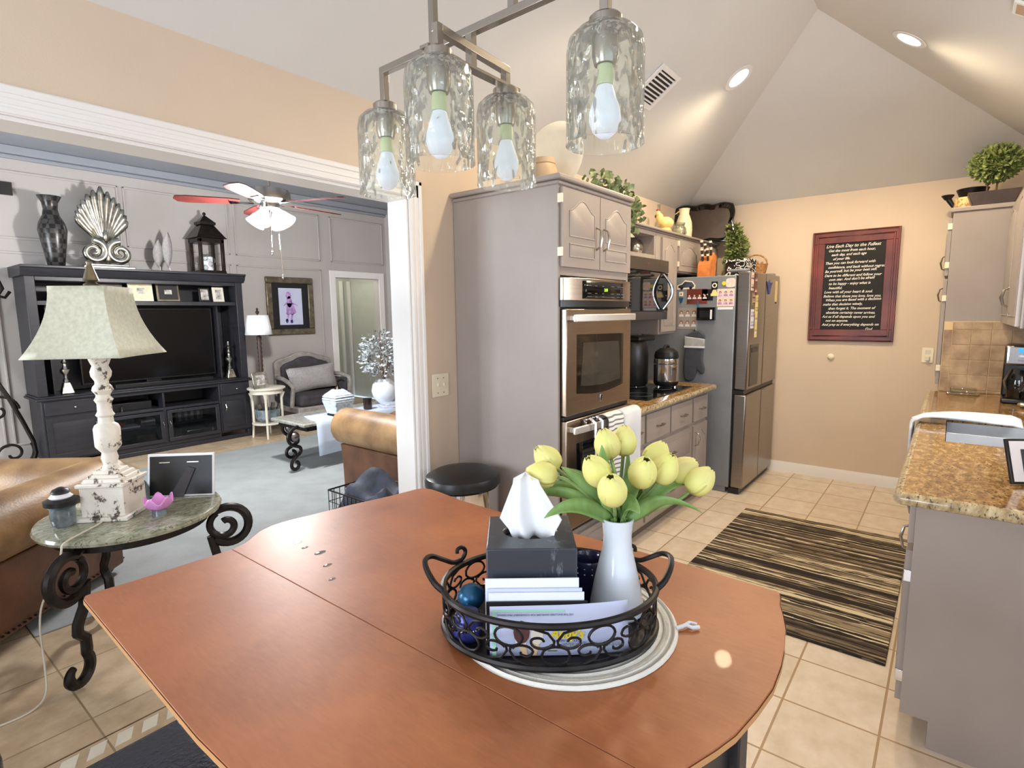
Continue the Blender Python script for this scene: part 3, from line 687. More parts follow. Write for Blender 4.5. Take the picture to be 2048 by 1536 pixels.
stuck('magnet', 'car-shaped magnet with white outline at the top of the fridge side', 'magnet', side(1.756, 1.71), [
    ('backing', 'ivory', lambda b: b.prism([(-.075, -.035), (.075, -.03), (.08, -.005), (.055, .03), (-.01, .04), (-.035, .015), (-.075, .0)], -.002, 0)),
    ('car_body', 'navyfab', lambda b: b.prism([(-.065, -.022), (.066, -.018), (.07, -.004), (.05, .022), (-.01, .03), (-.03, .008), (-.065, -.004)], -.003, -.002)),
    ('wheel', 'black', lambda b: b.prism([(-.035 + .014 * math.cos(k), -.024 + .014 * math.sin(k)) for k in range(6)], -.0036, -.002).prism([(.042 + .014 * math.cos(k), -.022 + .014 * math.sin(k)) for k in range(6)], -.0036, -.002))], (SX, 1.756, 1.71), PHM)
stuck('photo_print', 'family group photo in the middle of the fridge side', 'photo', side(1.66, 1.615), [('print', 'mahog', rect(.17, .12)), ('clothes', 'wfab', ppl(4, .17, .12, 1, 'c')), ('hair', 'hair', ppl(4, .17, .12, 1, 'hair')), ('face', 'skin', ppl(4, .17, .12))], (SX, 1.66, 1.615), PHM)
stuck('photo_print', 'dark photo of three people in black beside the bell magnet', 'photo', side(1.575, 1.625), [('print', 'black', rect(.09, .09)), ('hair', 'hair', ppl(3, .09, .08, 1, 'hair')), ('face', 'skin', ppl(3, .09, .08))], (SX, 1.575, 1.625), PHM)
stuck('photo_sheet', 'sheet of six portrait photos at the left of the fridge side', 'photo', side(1.735, 1.435), [('sheet', 'greige', rect(.17, .175)), ('clothes', 'wfab', ppl(3, .16, .165, 2, 'c')), ('hair', 'hair', ppl(3, .16, .165, 2, 'hair')), ('face', 'skin', ppl(3, .16, .165, 2))], (SX, 1.735, 1.435), PHM)
stuck('photo_print', 'collage of pinkish photos near the right edge of the fridge side', 'photo', side(1.43, 1.60), [('print', 'pinkp', rect(.135, .14)), ('clothes', 'lil', ppl(3, .13, .13, 2, 'c')), ('hair', 'hair', ppl(3, .13, .13, 2, 'hair')), ('face', 'skin', ppl(3, .13, .13, 2)), ('caption_strip', 'paper', rect(.12, .02, x=0, z=-.085))], (SX, 1.43, 1.60), PHM)
stuck('magnet', 'small white square magnet with dark centre above a blue tag', 'magnet', side(1.795, 1.638), [('square', 'ivory', rect(.034, .036)), ('dot', 'black', rect(.010, .010, -.003, -.002)), ('tag', 'teal', lambda b: b.prism([(-.02, -.03), (.02, -.03), (.006, -.075), (-.006, -.075)], -.0015, 0))], (SX, 1.795, 1.638), PHM)
stuck('magnet', 'yellow bell-shaped magnet with a white ring above', 'magnet', side(1.52, 1.65), [('bell', 'yelm', lambda b: b.prism([(-.03, -.035), (.03, -.035), (.012, .012), (-.012, .012)], -.004, 0)), ('plate', 'black', rect(.05, .06, -.002, 0, 0, .05)), ('ring', 'ivory', lambda b: b.tube([(.016 * math.cos(k * .6283), -.004, .048 + .016 * math.sin(k * .6283)) for k in range(10)], .005, 6, True))], (SX, 1.52, 1.65), PHM)
stuck('magnet', 'round yellow smiley-size magnet at the top of the fridge side', 'magnet', side(1.446, 1.713), [('disc', 'yel', lambda b: b.prism([(.016 * math.cos(k * .5236), .016 * math.sin(k * .5236)) for k in range(12)], -.004, 0))], (SX, 1.446, 1.713), PHM)
stuck('magnet', 'large pale pink rounded magnet by the top edge of the fridge side', 'magnet', side(1.395, 1.715), [('plaque', 'pinkp', lambda b: b.prism([(.036 * math.copysign(abs(math.cos(a)) ** .5, math.cos(a)), .036 * math.copysign(abs(math.sin(a)) ** .5, math.sin(a))) for a in [k * math.pi / 8 for k in range(16)]], -.004, 0))], (SX, 1.395, 1.715), PHM)
stuck('pencil_holder', 'black magnetic pocket with a pen on the fridge side', 'holder', side(1.572, 1.475), [('pocket', 'bglass', lambda b: b.box((-.075, -.035, -.055), (.07, 0, .05))), ('pen', 'teal', lambda b: b.tube([(-.066, -.02, .04), (-.078, -.022, .10)], .007, 8)), ('card', 'paper', lambda b: b.box((.035, -.037, -.045), (.05, -.0352, .03)))], (SX, 1.572, 1.475))
stuck('hook', 'small white adhesive hook holding the oven mitt', 'hook', side(1.668, 1.325), [('hook_body', 'chrome', lambda b: b.tube([(0, -.004, -.04), (0, -.006, .005), (0, -.012, .02), (.012, -.02, .026), (.016, -.02, .012)], .005, 8).tube([(0, -.008, .016), (-.012, -.016, .022), (-.016, -.02, .008)], .004, 8))], (SX, 1.668, 1.325))
t = thing('oven_mitt', 'charcoal oven mitt with a grey cuff hanging on the fridge side', 'oven mitt', (SX, 1.66, 1.27)); Ms = side(1.665, 1.10)
b = MB(Ms); P = [(-.075, .10), (-.085, -.02), (-.085, -.12), (-.07, -.175), (-.035, -.19), (.0, -.175), (.02, -.13), (.03, -.085), (.045, -.10), (.065, -.125), (.09, -.115), (.092, -.075), (.075, -.02), (.075, .10)]
b.prism(P, -.030, -.004); b.build('glove', 'mitt', t, bevel=.012, seg=3)
b = MB(Ms); b.prism([(-.08, .09), (.082, .095), (.088, .17), (-.085, .19)], -.034, -.003); b.build('cuff', 'mitt_g', t, bevel=.010, seg=3)
b = MB(Ms); b.prism([(-.08, .185), (.088, .165), (.085, .20), (.04, .235), (-.01, .23)], -.030, -.004); b.build('fold', 'mitt', t, bevel=.010, seg=3)
b = MB(Ms); b.box((-.082, -.036, .092), (.084, -.002, .108)); b.build('trim_band', 'wfab', t, bevel=.004)
# front of the upper left door
FYs = FY - .0005
for i, (x, z, w, h, lb) in enumerate(((4.60, 1.72, .07, .14, 'upper left photo strip on the fridge front'), (4.70, 1.70, .065, .17, 'dark photo strip beside the upper left one on the fridge front'), (4.65, 1.585, .075, .09, 'small tan photo strip below the top pair on the fridge front'), (4.745, 1.545, .075, .15, 'yellowish photo strip in the middle of the fridge front'), (4.635, 1.43, .085, .15, 'pale photo strip low on the left of the fridge front'), (4.745, 1.375, .065, .19, 'long narrow photo strip lowest on the fridge front'))):
    M_ = Matrix.Translation((x, FYs, z)); stuck('photo_print', lb, 'photo', M_, [('print', ['pinkp', 'mahog', 'tand', 'yelm', 'paper', 'yelm'][i], rect(w, h)), ('clothes', ['navyfab', 'pinkp', 'hair', 'tand', 'lil', 'paper'][i], ppl(2, w, h, 2, 'c')), ('hair', 'hair', ppl(2, w, h, 2, 'hair')), ('face', 'skin', ppl(2, w, h, 2))], (x, FYs, z), 'photo strips on the fridge front')
stuck('magnet', 'dark blue tulip-shaped magnet on the right fridge door', 'magnet', Matrix.Translation((5.10, FYs, 1.70)), [('blossom', 'blueb', lambda b: b.prism([(-.02, -.07), (.02, -.07), (.045, -.02), (.10, .035), (.06, .03), (.03, .005), (.0, .05), (-.03, .005), (-.06, .03), (-.10, .035), (-.045, -.02)], -.006, 0))], (5.10, FYs, 1.70))
stuck('note_strip', 'narrow cream paper strip on the outer fridge door edge', 'note', Matrix.Translation((5.35, FYs, 1.66)), [('strip', 'yelm', rect(.075, .18)), ('clip', 'black', rect(.03, .014, -.005, 0, 0, -.10))], (5.35, FYs, 1.66))
# ---- on the fridge
t = thing('knife_block', 'orange wooden knife block on top of the fridge', 'knife block', (4.80, 1.69, 1.776))
b = MB(); b.prism([(4.75, 1.776), (4.90, 1.776), (4.93, 1.96), (4.86, 1.99), (4.76, 1.885)], 1.635, 1.74, 'xz'); b.build('block', 'knifew', t, bevel=.004)
for i, (dx, y, L) in enumerate(((.80, 1.665, .10), (.80, 1.71, .10), (.845, 1.655, .12), (.845, 1.70, .10), (.845, 1.73, .13))):
    x = 4 + dx; z = 1.915 + (dx - .80) * 1.0; h = MB().tube([(x, y, z), (x - .035, y, z + L)], [.010, .012], 8).build('knife_handle', 'dbrown', t)
    MB().tube([(x - .035 * .45, y, z + L * .45), (x - .035 * .62, y, z + L * .62)], .0128, 8).build('bolster', 'ivory', h); MB().tube([(x - .035 * .92, y, z + L * .92), (x - .036, y, z + L * 1.03)], .013, 8).build('end_cap', 'ivory', h)
def foliage(b, c, rad, n, size, seed, thin=1.0):
    r = random.Random(seed)
    for _ in range(n):
        d = Vector((r.gauss(0, 1), r.gauss(0, 1), r.gauss(0, 1))).normalized(); q = r.uniform(.55, 1.0)
        p = Vector(c) + Vector((d.x * rad[0] * q, d.y * rad[1] * q, d.z * rad[2] * q)); u = (d + Vector((r.uniform(-.8, .8), r.uniform(-.8, .8), r.uniform(-.8, .8)))).normalized()
        w = u.orthogonal().normalized(); L = size * r.uniform(.7, 1.4); W = L * .35 * thin; k = u.cross(w) * L * .12
        b.f([b.v(p), b.v(p + u * L * .5 + w * W + k), b.v(p + u * L), b.v(p + u * L * .5 - w * W + k)])
    return b
t = thing('potted_topiary', 'slim green topiary plant in a clay pot on the fridge', 'plant', (5.34, 1.62, 1.776))
MB().lathe([(0, 0), (.035, 0), (.048, .075), (.052, .08), (.046, .085), (0, .08)], (5.34, 1.62, 1.777), 18).build('pot', 'terra', t)
MB().tube([(5.34, 1.62, 1.85), (5.345, 1.615, 2.0), (5.34, 1.61, 2.2)], .006, 6).build('stem', 'bark', t)
b = MB(); foliage(b, (5.34, 1.63, 1.95), (.055, .06, .13), 420, .035, 1); foliage(b, (5.34, 1.59, 2.07), (.07, .08, .13), 520, .04, 2); foliage(b, (5.34, 1.625, 2.19), (.04, .05, .10), 200, .04, 3); b.build('foliage', 'boxwood', t, flat=True)
t = thing('gift_box', 'black and white damask box on top of the fridge', 'box', (4.98, 1.45, 1.776)); M_ = fr((4.98, 1.45, 1.777), -12)
MB(M_).box((-.08, -.095, 0), (.08, .095, .12)).build('box', 'damask', t, bevel=.004); MB(M_).box((-.083, -.098, .12), (.083, .098, .15)).build('lid', 'damask', t, bevel=.004)
t = thing('wicker_basket', 'small wicker basket with handle at the front corner of the fridge top', 'basket', (5.25, 1.40, 1.776)); c0 = (5.25, 1.40, 1.777)
MB().lathe([(.0, 0), (.075, 0), (.098, .11), (.102, .12), (.094, .12), (.072, .012), (0, .012)], c0, 24).build('bowl', 'wick', t)
MB().tube([(5.25, 1.40 + .095 * math.cos(R(a)), 1.895 + .085 * math.sin(R(a))) for a in range(0, 181, 12)], .007, 8).build('handle', 'wick', t)
MB().tube([(5.17 + .02 * i, 1.36 + .012 * math.sin(i), 1.90 + .02 * math.sin(i * 1.7)) for i in range(8)], .008, 6).build('woven_bow', 'wick', t)
# ---- on top of the wall cabinets
ZC = 2.131
t = thing('ornate_tray', 'large black scalloped tray leaning in the corner above the fridge', 'tray', (5.3, 1.93, ZC)); n = 40
Mt = Matrix.Translation((5.31, 1.90, ZC)) @ Matrix.Rotation(R(-78), 4, 'Z') @ Matrix.Rotation(R(-10), 4, 'X')
def scal(w, h, am, k):
    p = []
    for e, (x0, z0, x1, z1, L) in enumerate(((-w, 0, w, 0, 3), (w, 0, w, h, 2), (w, h, -w, h, 3), (-w, h, -w, 0, 2))):
        nx, nz = ((0, -1), (1, 0), (0, 1), (-1, 0))[e]
        for i in range(14):
            u = i / 14; d = am * abs(math.sin(math.pi * u * L)) ; p.append((x0 + (x1 - x0) * u + nx * d, z0 + (z1 - z0) * u + nz * d + am))
    return p
o = scal(.25, .32, .018, 3); i_ = [(x * .86, .17 + (z - .17) * .80) for x, z in o]
b = MB(Mt)
for k in range(len(o)):
    j = (k + 1) % len(o)
    A = [(o[k][0], -.03, o[k][1]), (o[j][0], -.03, o[j][1]), (i_[j][0], -.004, i_[j][1]), (i_[k][0], -.004, i_[k][1])]; b.f([b.v(p) for p in A])
b.tube([(x, -.03, z) for x, z in o], .009, 8, True); b.build('rim', 'bglass', t)
MB(Mt).prism(i_, -.006, .004).build('panel', 'dbrown', t)
t = thing('milk_glass_vase', 'cream textured vase in front of the black tray', 'vase', (4.84, 1.90, ZC)); c0 = (4.84, 1.90, ZC)
MB().lathe([(0, 0), (.052, 0), (.066, .01), (.070, .07), (.066, .13), (.05, .18), (.040, .205), (.044, .24), (.048, .25), (.040, .246), (.034, .20)], c0, 28).build('body', 'milk', t)
t = thing('glass_jar', 'clear squat glass jar beside the cream vase', 'jar', (4.66, 1.875, ZC))
MB().lathe([(0, 0), (.055, 0), (.066, .02), (.060, .06), (.046, .08), (.052, .10), (.056, .104), (.048, .098), (.042, .08), (.055, .058), (.06, .02), (.05, .008), (0, .008)], (4.66, 1.875, ZC), 26).build('body', 'cglass', t)
MB().lathe([(0, .0), (.04, 0), (.05, .02), (.046, .045), (.0, .05)], (4.66, 1.875, ZC + .01), 18).build('filling', 'milk', t)
t = thing('glass_bottle', 'slender clear glass bottle behind the ceramic hen', 'bottle', (4.60, 2.03, ZC))
MB().lathe([(0, 0), (.04, 0), (.045, .03), (.038, .10), (.016, .15), (.012, .26), (.016, .27), (.010, .265), (.009, .16), (.03, .10), (.036, .03), (0, .01)], (4.60, 2.03, ZC), 22).build('body', 'cglass', t)
t = thing('ceramic_hen', 'yellow ceramic hen figurine on top of the wall cabinets', 'figurine', (4.36, 1.86, ZC)); Mh = fr((4.36, 1.865, ZC), -62)
b = MB(Mh); b.ball((0, 0, .07), (.065, .04, .05)).ball((-.045, 0, .105), (.032, .028, .045)).ball((-.06, 0, .145), (.022, .02, .024))
b.surf([[(.03, -.02, .075), (.07, -.018, .13), (.10, -.008, .15)], [(.04, 0, .085), (.075, 0, .14), (.105, 0, .16)], [(.03, .02, .075), (.07, .018, .13), (.10, .008, .15)]]); b.lathe([(.045, 0), (.05, .01), (.035, .03)], (0, 0, 0), 18); b.build('body', 'hen', t)
MB(Mh).ball((-.06, 0, .172), (.016, .005, .012), 10).ball((-.08, 0, .125), (.006, .005, .013), 8).build('comb', 'red', t)
MB(Mh).lathe([(.007, 0), (0, .02)], (0, 0, 0), 8).build('beak', 'red', t) if 0 else None
t = thing('ivy_plant', 'trailing ivy spilling over the end of the tall oven cabinet', 'plant', (2.9, 1.75, 2.136)); b = MB(); r = random.Random(5)
MB().lathe([(0, 0), (.05, 0), (.065, .09), (.06, .09), (0, .08)], (2.83, 1.85, 2.137), 18).build('pot', 'wick', t)
vine = [(2.78, 1.58, 2.19), (2.88, 1.56, 2.19), (3.0, 1.54, 2.17), (3.06, 1.60, 2.13), (3.15, 1.62, 2.15), (3.24, 1.64, 2.17), (3.10, 1.70, 2.05), (3.20, 1.64, 2.02), (3.3, 1.66, 2.08), (3.42, 1.70, 2.14), (3.36, 1.72, 2.16), (3.5, 1.74, 2.15), (3.15, 1.75, 2.2), (2.95, 1.7, 2.26)]
for p in vine:
    for _ in range(30):
        q = Vector(p) + Vector((r.uniform(-.06, .06), r.uniform(-.05, .04), r.uniform(-.05, .05))); s = r.uniform(.024, .05)
        q.y = min(q.y, 1.76) if q.x > 3.0 else q.y; q.z = max(q.z, 2.16) if q.x < 3.0 else q.z
        u = Vector((r.uniform(-1, 1), r.uniform(-1, .3), r.uniform(-.7, .9))).normalized(); w = u.cross(Vector((r.uniform(-1, 1), -1, r.uniform(-1, 1)))).normalized()
        L = [(0, 0), (.5, .35), (.35, .55), (.75, .45), (1.15, 0), (.75, -.45), (.35, -.55), (.5, -.35)]
        if min((q + u * (a * s) + w * (c * s)).y for a, c in L) < 0: continue
        vs = [b.v(q + u * (a * s) + w * (c * s)) for a, c in L]; b.f(vs)
b.build('leaves', 'ivy', t, flat=True)
MB().tube([(2.83, 1.85, 2.20)] + [(x, y, z) for x, y, z in vine[:6]], .004, 6).tube([vine[3], vine[6], vine[7], vine[8], vine[9]], .003, 6).build('vine', 'bark', t)
t = thing('decor_plate', 'large pale round plate standing upright on the tall oven cabinet', 'plate', (2.66, 1.79, 2.136))
Mp = Matrix.Translation((2.66, 1.79, 2.137 + .2)) @ Matrix.Rotation(R(-90), 4, 'Y') @ Matrix.Rotation(R(8), 4, 'Y')
MB(Mp).lathe([(0, 0), (.12, 0), (.16, .012), (.195, .022), (.2, .026), (.195, .028), (.15, .02), (.11, .01), (0, .01)], n=40).build('disc', 'cream', t)
MB(fr((2.69, 1.79, 2.137))).box((-.03, -.06, 0), (.05, .06, .012)).box((-.035, -.06, 0), (-.025, .06, .03)).build('stand', 'bark', t)
t = thing('canister', 'tan ceramic canister in front of the pale plate', 'canister', (2.47, 1.72, 2.136))
MB().lathe([(0, 0), (.066, 0), (.07, .01), (.068, .10), (.058, .125), (0, .125)], (2.47, 1.73, 2.137), 26).build('body', 'tand', t); MB().lathe([(.056, 0), (.06, .004), (.058, .03), (.03, .036), (0, .036)], (2.47, 1.73, 2.263), 26).build('lid', 'tand', t)
t = thing('silver_bowl', 'ribbed silver bowl on a stand in the open cubby', 'bowl', (3.985, 1.93, 1.925)); Mb = Matrix.Translation((3.985, 1.93, 1.999)) @ Matrix.Rotation(R(62), 4, 'X') @ Matrix.Rotation(R(-20), 4, 'Y')
b = MB(Mb)
b.lathe([(.010, .05), (.035, .048), (.055, .036), (.068, .012), (.070, 0), (.066, .002), (.05, .03), (.03, .04), (0, .042)], (0, 0, -.02), 30)
for q in range(5): b.tube([((.016 + .012 * q) * math.cos(a * .3142), (.016 + .012 * q) * math.sin(a * .3142), .020 - .003 * q * q * .6) for a in range(20)], .003, 6, True)
b.build('dish', 'silver', t)
MB().tube([(3.945, 1.90, 1.93), (3.985, 1.93, 1.985), (4.025, 1.90, 1.93), (4.04, 1.88, 1.945)], .004, 6).build('stand', 'chrome', t)

# ---- back wall
XW = XB
t = thing('chalkboard_sign', 'mahogany framed slate sign with white handwriting on the back wall', 'sign', (XW, .68, 1.69)); Mc = Matrix.Translation((XW - .001, .682, 1.688)) @ Matrix.Rotation(R(-90), 4, 'Z')
b = MB(Mc); w, h = .313, .464
for (x0, z0), (x1, z1) in (((-w, -h), (w, -h + .10)), ((-w, h - .10), (w, h)), ((-w, -h + .10), (-w + .095, h - .10)), ((w - .095, -h + .10), (w, h - .10))): b.box((x0, -.022, z0), (x1, 0, z1))
for s_, y in ((1.0, .03), (.90, .026)):
    W, H = w * s_, h * s_ * (1.02 if s_ < 1 else 1)
    b.tube([(-W + .008, -y + .006, -H + .008), (W - .008, -y + .006, -H + .008), (W - .008, -y + .006, H - .008), (-W + .008, -y + .006, H - .008)], .009, 4, True, sq=True)
fo = b.build('frame', 'mahog', t, bevel=.003)
MB(Mc).box((-w + .09, -.012, -h + .095), (w - .09, -.003, h - .095)).build('slate_panel', 'slate', t)
lines = ['Live Each Day to the Fullest', '  Get the most from each hour,', '     each day, and each age', '       of your life.', 'Then you can look forward with', '   confidence, and back without regret.', 'Be yourself, but be your best self.', 'Dare to be different and follow your', '    own star. And don\'t be afraid', '    to be happy - enjoy what is', '    beautiful.', 'Love with all your heart & soul.', 'Believe that those you love, love you.', '  When you are faced with a decision', 'make that decision wisely,', '     then forget it. The moment of', '   absolute certainty never arrives.', 'Act as if all depends upon you and', '   not on anyone.', 'And pray as if everything depends on', '                                        God']
b = MB(Mc)
for i, s_ in enumerate(lines):
    z = h - .135 - i * .0348; sz = .036 if i == 0 else .0298
    n = len(s_.strip()); 
    b.text(s_.strip(), sz, Matrix.Translation((-w + .10 + .008 * (len(s_) - len(s_.lstrip())) + rnd.uniform(0, .006), -.0125, z)) @ Matrix.Rotation(R(90), 4, 'X') @ Matrix.Rotation(R(rnd.uniform(-.6, 1.4)), 4, 'Z') @ Matrix.Scale(.93 if i else .96, 4, (1, 0, 0)), .0004, shear=.35, wt=.0006)
b.build('handwriting', 'chalk', t, flat=True)
t = thing('door_stop', 'small round ivory wall bumper below the framed sign', 'bumper', (XW, .81, 1.086)); Mk = Matrix.Translation((XW - .0005, .809, 1.086)) @ Matrix.Rotation(R(-90), 4, 'Y')
MB(Mk).lathe([(0, .0), (.028, 0), (.028, .004), (.022, .018), (.010, .026), (0, .027)], n=22).build('dome', 'ivory', t)
def plate(name, label, cat, M, w, h, parts, loc):
    t = thing(name, label, cat, loc); MB(M).box((-w / 2, -.006, -h / 2), (w / 2, 0, h / 2)).build('cover_plate', 'ivory', t, bevel=.003)
    for nm, mt, fn in parts:
        b = MB(M); fn(b); b.build(nm, mt, t, bevel=.001)
Mo = Matrix.Translation((XW - .0005, .135, 1.125)) @ Matrix.Rotation(R(-90), 4, 'Z')
plate('wall_outlet', 'ivory outlet plate on the back wall beside the pantry', 'outlet', Mo, .075, .12, [('socket_face', 'cream', lambda b: b.box((-.018, -.008, -.042), (.018, -.005, -.01)).box((-.018, -.008, .01), (.018, -.005, .042))), ('plug', 'cream', lambda b: b.box((-.012, -.03, -.04), (.012, -.008, -.012)))], (XW, .135, 1.125))
plate('light_switch', 'ivory double toggle switch plate beside the white casing', 'switch', Matrix.Translation((2.09, YL - .0005, 1.115)), .125, .125, [('toggle', 'cream', lambda b: b.box((-.026, -.017, -.006), (-.018, -.005, .012)).box((.018, -.017, -.006), (.026, -.005, .012))), ('screw', 'ink', lambda b: [b.box((x - .003, -.0075, z - .003), (x + .003, -.005, z + .003)) for x in (-.022, .022) for z in (-.042, .038)])], (2.09, YL, 1.115))

# ---- pantry, right wall cabinet, right base run
PX = 4.93
t = thing('pantry_cabinet', 'tall greige pantry cabinet beside the back wall outlet', 'cabinet', (5.2, -.25, 0))
MB().box((PX, YR + .004, .0), (XB - .004, .045, 2.145)).build('carcass', 'greige', t, bevel=.003)
MB().box((PX - .012, YR + .004, 2.145), (XB - .004, .06, 2.175)).build('crown', 'greige', t, bevel=.005)
Md = fr((5.47, .047, 0), 180)
door(fr((5.47, .047, 1.72), 180), .52, .39, t, hx=.06, hz=.06, hinges=.52); door(fr((5.47, .047, .96), 180), .52, .73, t, hx=.06, hz=.58, hinges=.52)
door(fr((5.47, .047, .12), 180), .52, .72, t)
t = thing('tile_splash', 'travertine tile splash with a narrow tile border on the pantry side', 'tile panel', (PX, -.25, .9145))
MB().box((PX - .006, YR + .004, .9145), (PX - .0005, .042, 1.404)).build('grout_bed', 'grout', t)
b = MB(); yy = .040
for i in range(6): b.box((PX - .010, yy - .046 - .105 * (i + 1) + .003, 1.350), (PX - .005, max(YR + .006, yy - .046 - .105 * i) if i else yy - .046, 1.400))
for i in range(6): b.box((PX - .010, yy - .043, 1.347 - .086 * (i + 1) + .004), (PX - .005, yy, 1.347 - .086 * i)) if 1.347 - .086 * (i + 1) > .91 else b.box((PX - .010, yy - .043, .916), (PX - .005, yy, 1.347 - .086 * i))
b.build('border_tiles', 'trav', t, bevel=.002)
b = MB()
for i in range(6):
    for j in range(5):
        z1 = 1.346 - .104 * j; z0 = max(.916, z1 - .100)
        if z1 - z0 > .01 and yy - .047 - .105 * (i + 1) + .004 > YR: b.box((PX - .010, yy - .047 - .105 * (i + 1) + .004, z0), (PX - .005, yy - .047 - .105 * i, z1))
b.build('field_tiles', 'trav', t, bevel=.002)
t = thing('wall_cabinet', 'greige wall cabinet above the coffee maker', 'cabinet', (4.2, YR, 1.39), 'wall cabinets over the counter')
MB().box((3.80, YR + .004, 1.39), (PX - .02, -.27, 2.145)).build('carcass', 'greige', t, bevel=.003)
door(fr((PX - .03, -.27, 1.40), 180), .53, .73, t, hx=.49, hz=.10); door(fr((4.345, -.27, 1.40), 180), .53, .73, t, hx=.04, hz=.10)
t = thing('white_board', 'white board with thin black frame on the wall cabinet side', 'board', (3.798, -.42, 1.67)); Mw = Matrix.Translation((3.7985, -.415, 1.665)) @ Matrix.Rotation(R(-90), 4, 'Z')
MB(Mw).box((-.13, -.012, -.28), (.13, 0, .30)).build('frame', 'black', t, bevel=.002); MB(Mw).box((-.118, -.0135, -.268), (.118, -.011, .288)).build('white_face', 'paper', t)
BX = 2.22
t = thing('base_cabinet', 'long greige base cabinet with plain end panel under the sink counter', 'cabinet', (3.5, -.25, 0))
b = MB(); b.prism([(.05, .10), (.05, .872), (YR + .004, .872), (YR + .004, 0), (-.03, 0), (-.03, .10)], BX, BX + .02, 'yz'); b.build('end_panel', 'greige', t, bevel=.001)
MB().box((BX + .021, YR + .004, .10), (PX - .005, .047, .60)).box((BX + .021, YR + .004, .60), (3.0, .047, .872)).box((3.74, YR + .004, .60), (PX - .005, .047, .872)).box((3.0, .03, .60), (3.74, .047, .872)).build('carcass', 'greige', t)
MB().box((BX + .021, YR + .004, 0), (PX - .005, -.03, .10)).build('toe_kick', 'greige_d', t)
for x in (2.70, 3.17, 3.64, 4.11, 4.58):
    door(fr((x, .048, .13), 180), .455, .55, t, hx=.05, hz=.40, hinges=.452, hm='chrome'); 
    q = MB(fr((x, .048, .705), 180)).box((0, -.02, 0), (.455, 0, .155)).build('drawer', 'greige', t, bevel=.004); handle_h(fr((x, .048, .705), 180), .22, .08, .08, q, 'bronze')
SK = (3.06, 3.68, -.40, -.012)
b = MB(); z0, z1 = .874, .914
for a, c in (((2.12, YR + .004), (SK[0], .088)), ((SK[1], YR + .004), (PX - .010, .088)), ((SK[0], SK[3]), (SK[1], .088)), ((SK[0], YR + .004), (SK[1], SK[2]))): b.box((a[0], a[1], z0), (c[0], c[1], z1))
bmesh.ops.remove_doubles(b.bm, verts=b.bm.verts, dist=.0002)
o = solo(b, 'countertop', 'speckled gold granite countertop around the sink', 'countertop', 'granite', (3.5, -.25, z0))
b = MB(); b.tube([(2.118, YR + .01, .894), (2.118, .09, .894)], .0205, 10).tube([(2.118, .09, .894), (PX - .012, .09, .894)], .0205, 10); b.build('bullnose_edge', 'edge', o)
t = thing('kitchen_sink', 'double stainless steel sink set in the right counter', 'sink', (3.37, -.2, .70))
b = MB()
for x0, x1 in ((SK[0] + .003, 3.352), (3.372, SK[1] - .003)):
    y0, y1 = SK[2] + .003, SK[3] - .003; lo = .72
    q = [(x0, y0), (x1, y0), (x1, y1), (x0, y1)]; rows = [[(x, y, .900) for x, y in q], [(x, y, lo + .02) for x, y in q], [((x0 + x1) / 2 + (x - (x0 + x1) / 2) * .9, (y0 + y1) / 2 + (y - (y0 + y1) / 2) * .9, lo) for x, y in q]]
    b.surf(rows, closed=True); b.f([b.v(p) for p in rows[-1]])
b.box((3.3545, SK[2] + .005, .72), (3.3695, SK[3] - .005, .8995)); b.build('basins', 'steelc' if 'steelc' in m else 'chrome', t, bevel=.004)
b = MB(); [b.lathe([(.0, 0), (.035, 0), (.04, .004), (.0, .005)], (x, -.2, .7205), 16) for x in (3.2, 3.52)]; b.build('drain', 'dsteel', t)
t = thing('faucet', 'dark bronze faucet at the far side of the sink', 'faucet', (3.37, -.47, .914))
MB().cyl((3.37, -.47), .025, .9145, .94, 16).tube([(3.37, -.47, .93), (3.37, -.47, 1.12), (3.37, -.44, 1.18), (3.37, -.36, 1.20), (3.37, -.29, 1.17), (3.37, -.27, 1.12)], .012, 10).tube([(3.41, -.47, .95), (3.46, -.45, .99)], .008, 8).build('spout', 'bronze', t)
# towel at the sink
rows = []
for i in range(15):
    u = i / 14; x = 3.46 + .16 * u; r = []
    for k in range(8): r.append((x + .01 * math.sin(k), .128 + .004 * math.sin(i), .70 + .215 * k / 7))
    for k in range(13): v = k / 12; r.append((x + .30 * v * (.3 + u * .5) + .004 * math.sin(i * 2 + k), .118 - v * .42, .938 + .010 * math.sin(u * 6 + v * 5) - .004 * u + (.006 if 0 < k < 12 else -.008)))
    rows.append(r)
b = MB().surf(rows); solo(b, 'hand_towel', 'white towel folded over the counter edge by the sink', 'towel', 'wfab', (3.55, 0, .93), solid=.010)
rows = [[(3.30 + .12 * i / 8, .112 + .005 * math.sin(i * 1.3), z) for z in (.80, .75, .70, .65, .60)] for i in range(9)]
# coffee maker
t = thing('coffee_maker', 'black and steel coffee maker with blue display beside the pantry tiles', 'coffee maker', (4.62, -.36, .9145)); Mf = fr((4.60, -.352, .9145), -93)
MB(Mf).box((-.082, -.13, 0), (.082, .13, .03)).build('base', 'black', t, bevel=.01)
MB(Mf).box((-.082, .03, .03), (.082, .13, .25)).build('column', 'black', t, bevel=.01)
h = MB(Mf).box((-.082, -.12, .235), (.082, .13, .355)).build('brew_head', 'dsteel', t, bevel=.012)
MB(Mf).box((-.070, -.1225, .25), (-.062, -.12, .345)).box((.062, -.1225, .25), (.070, -.12, .345)).build('chrome_strip', 'chrome', h)
MB(Mf).box((-.022, -.124, .312), (.022, -.119, .338)).build('display', 'blued', h)
MB(Mf).box((-.02, -.1235, .285), (.02, -.119, .297)).box((-.02, -.1235, .262), (.02, -.119, .274)).build('button', 'chrome', h)
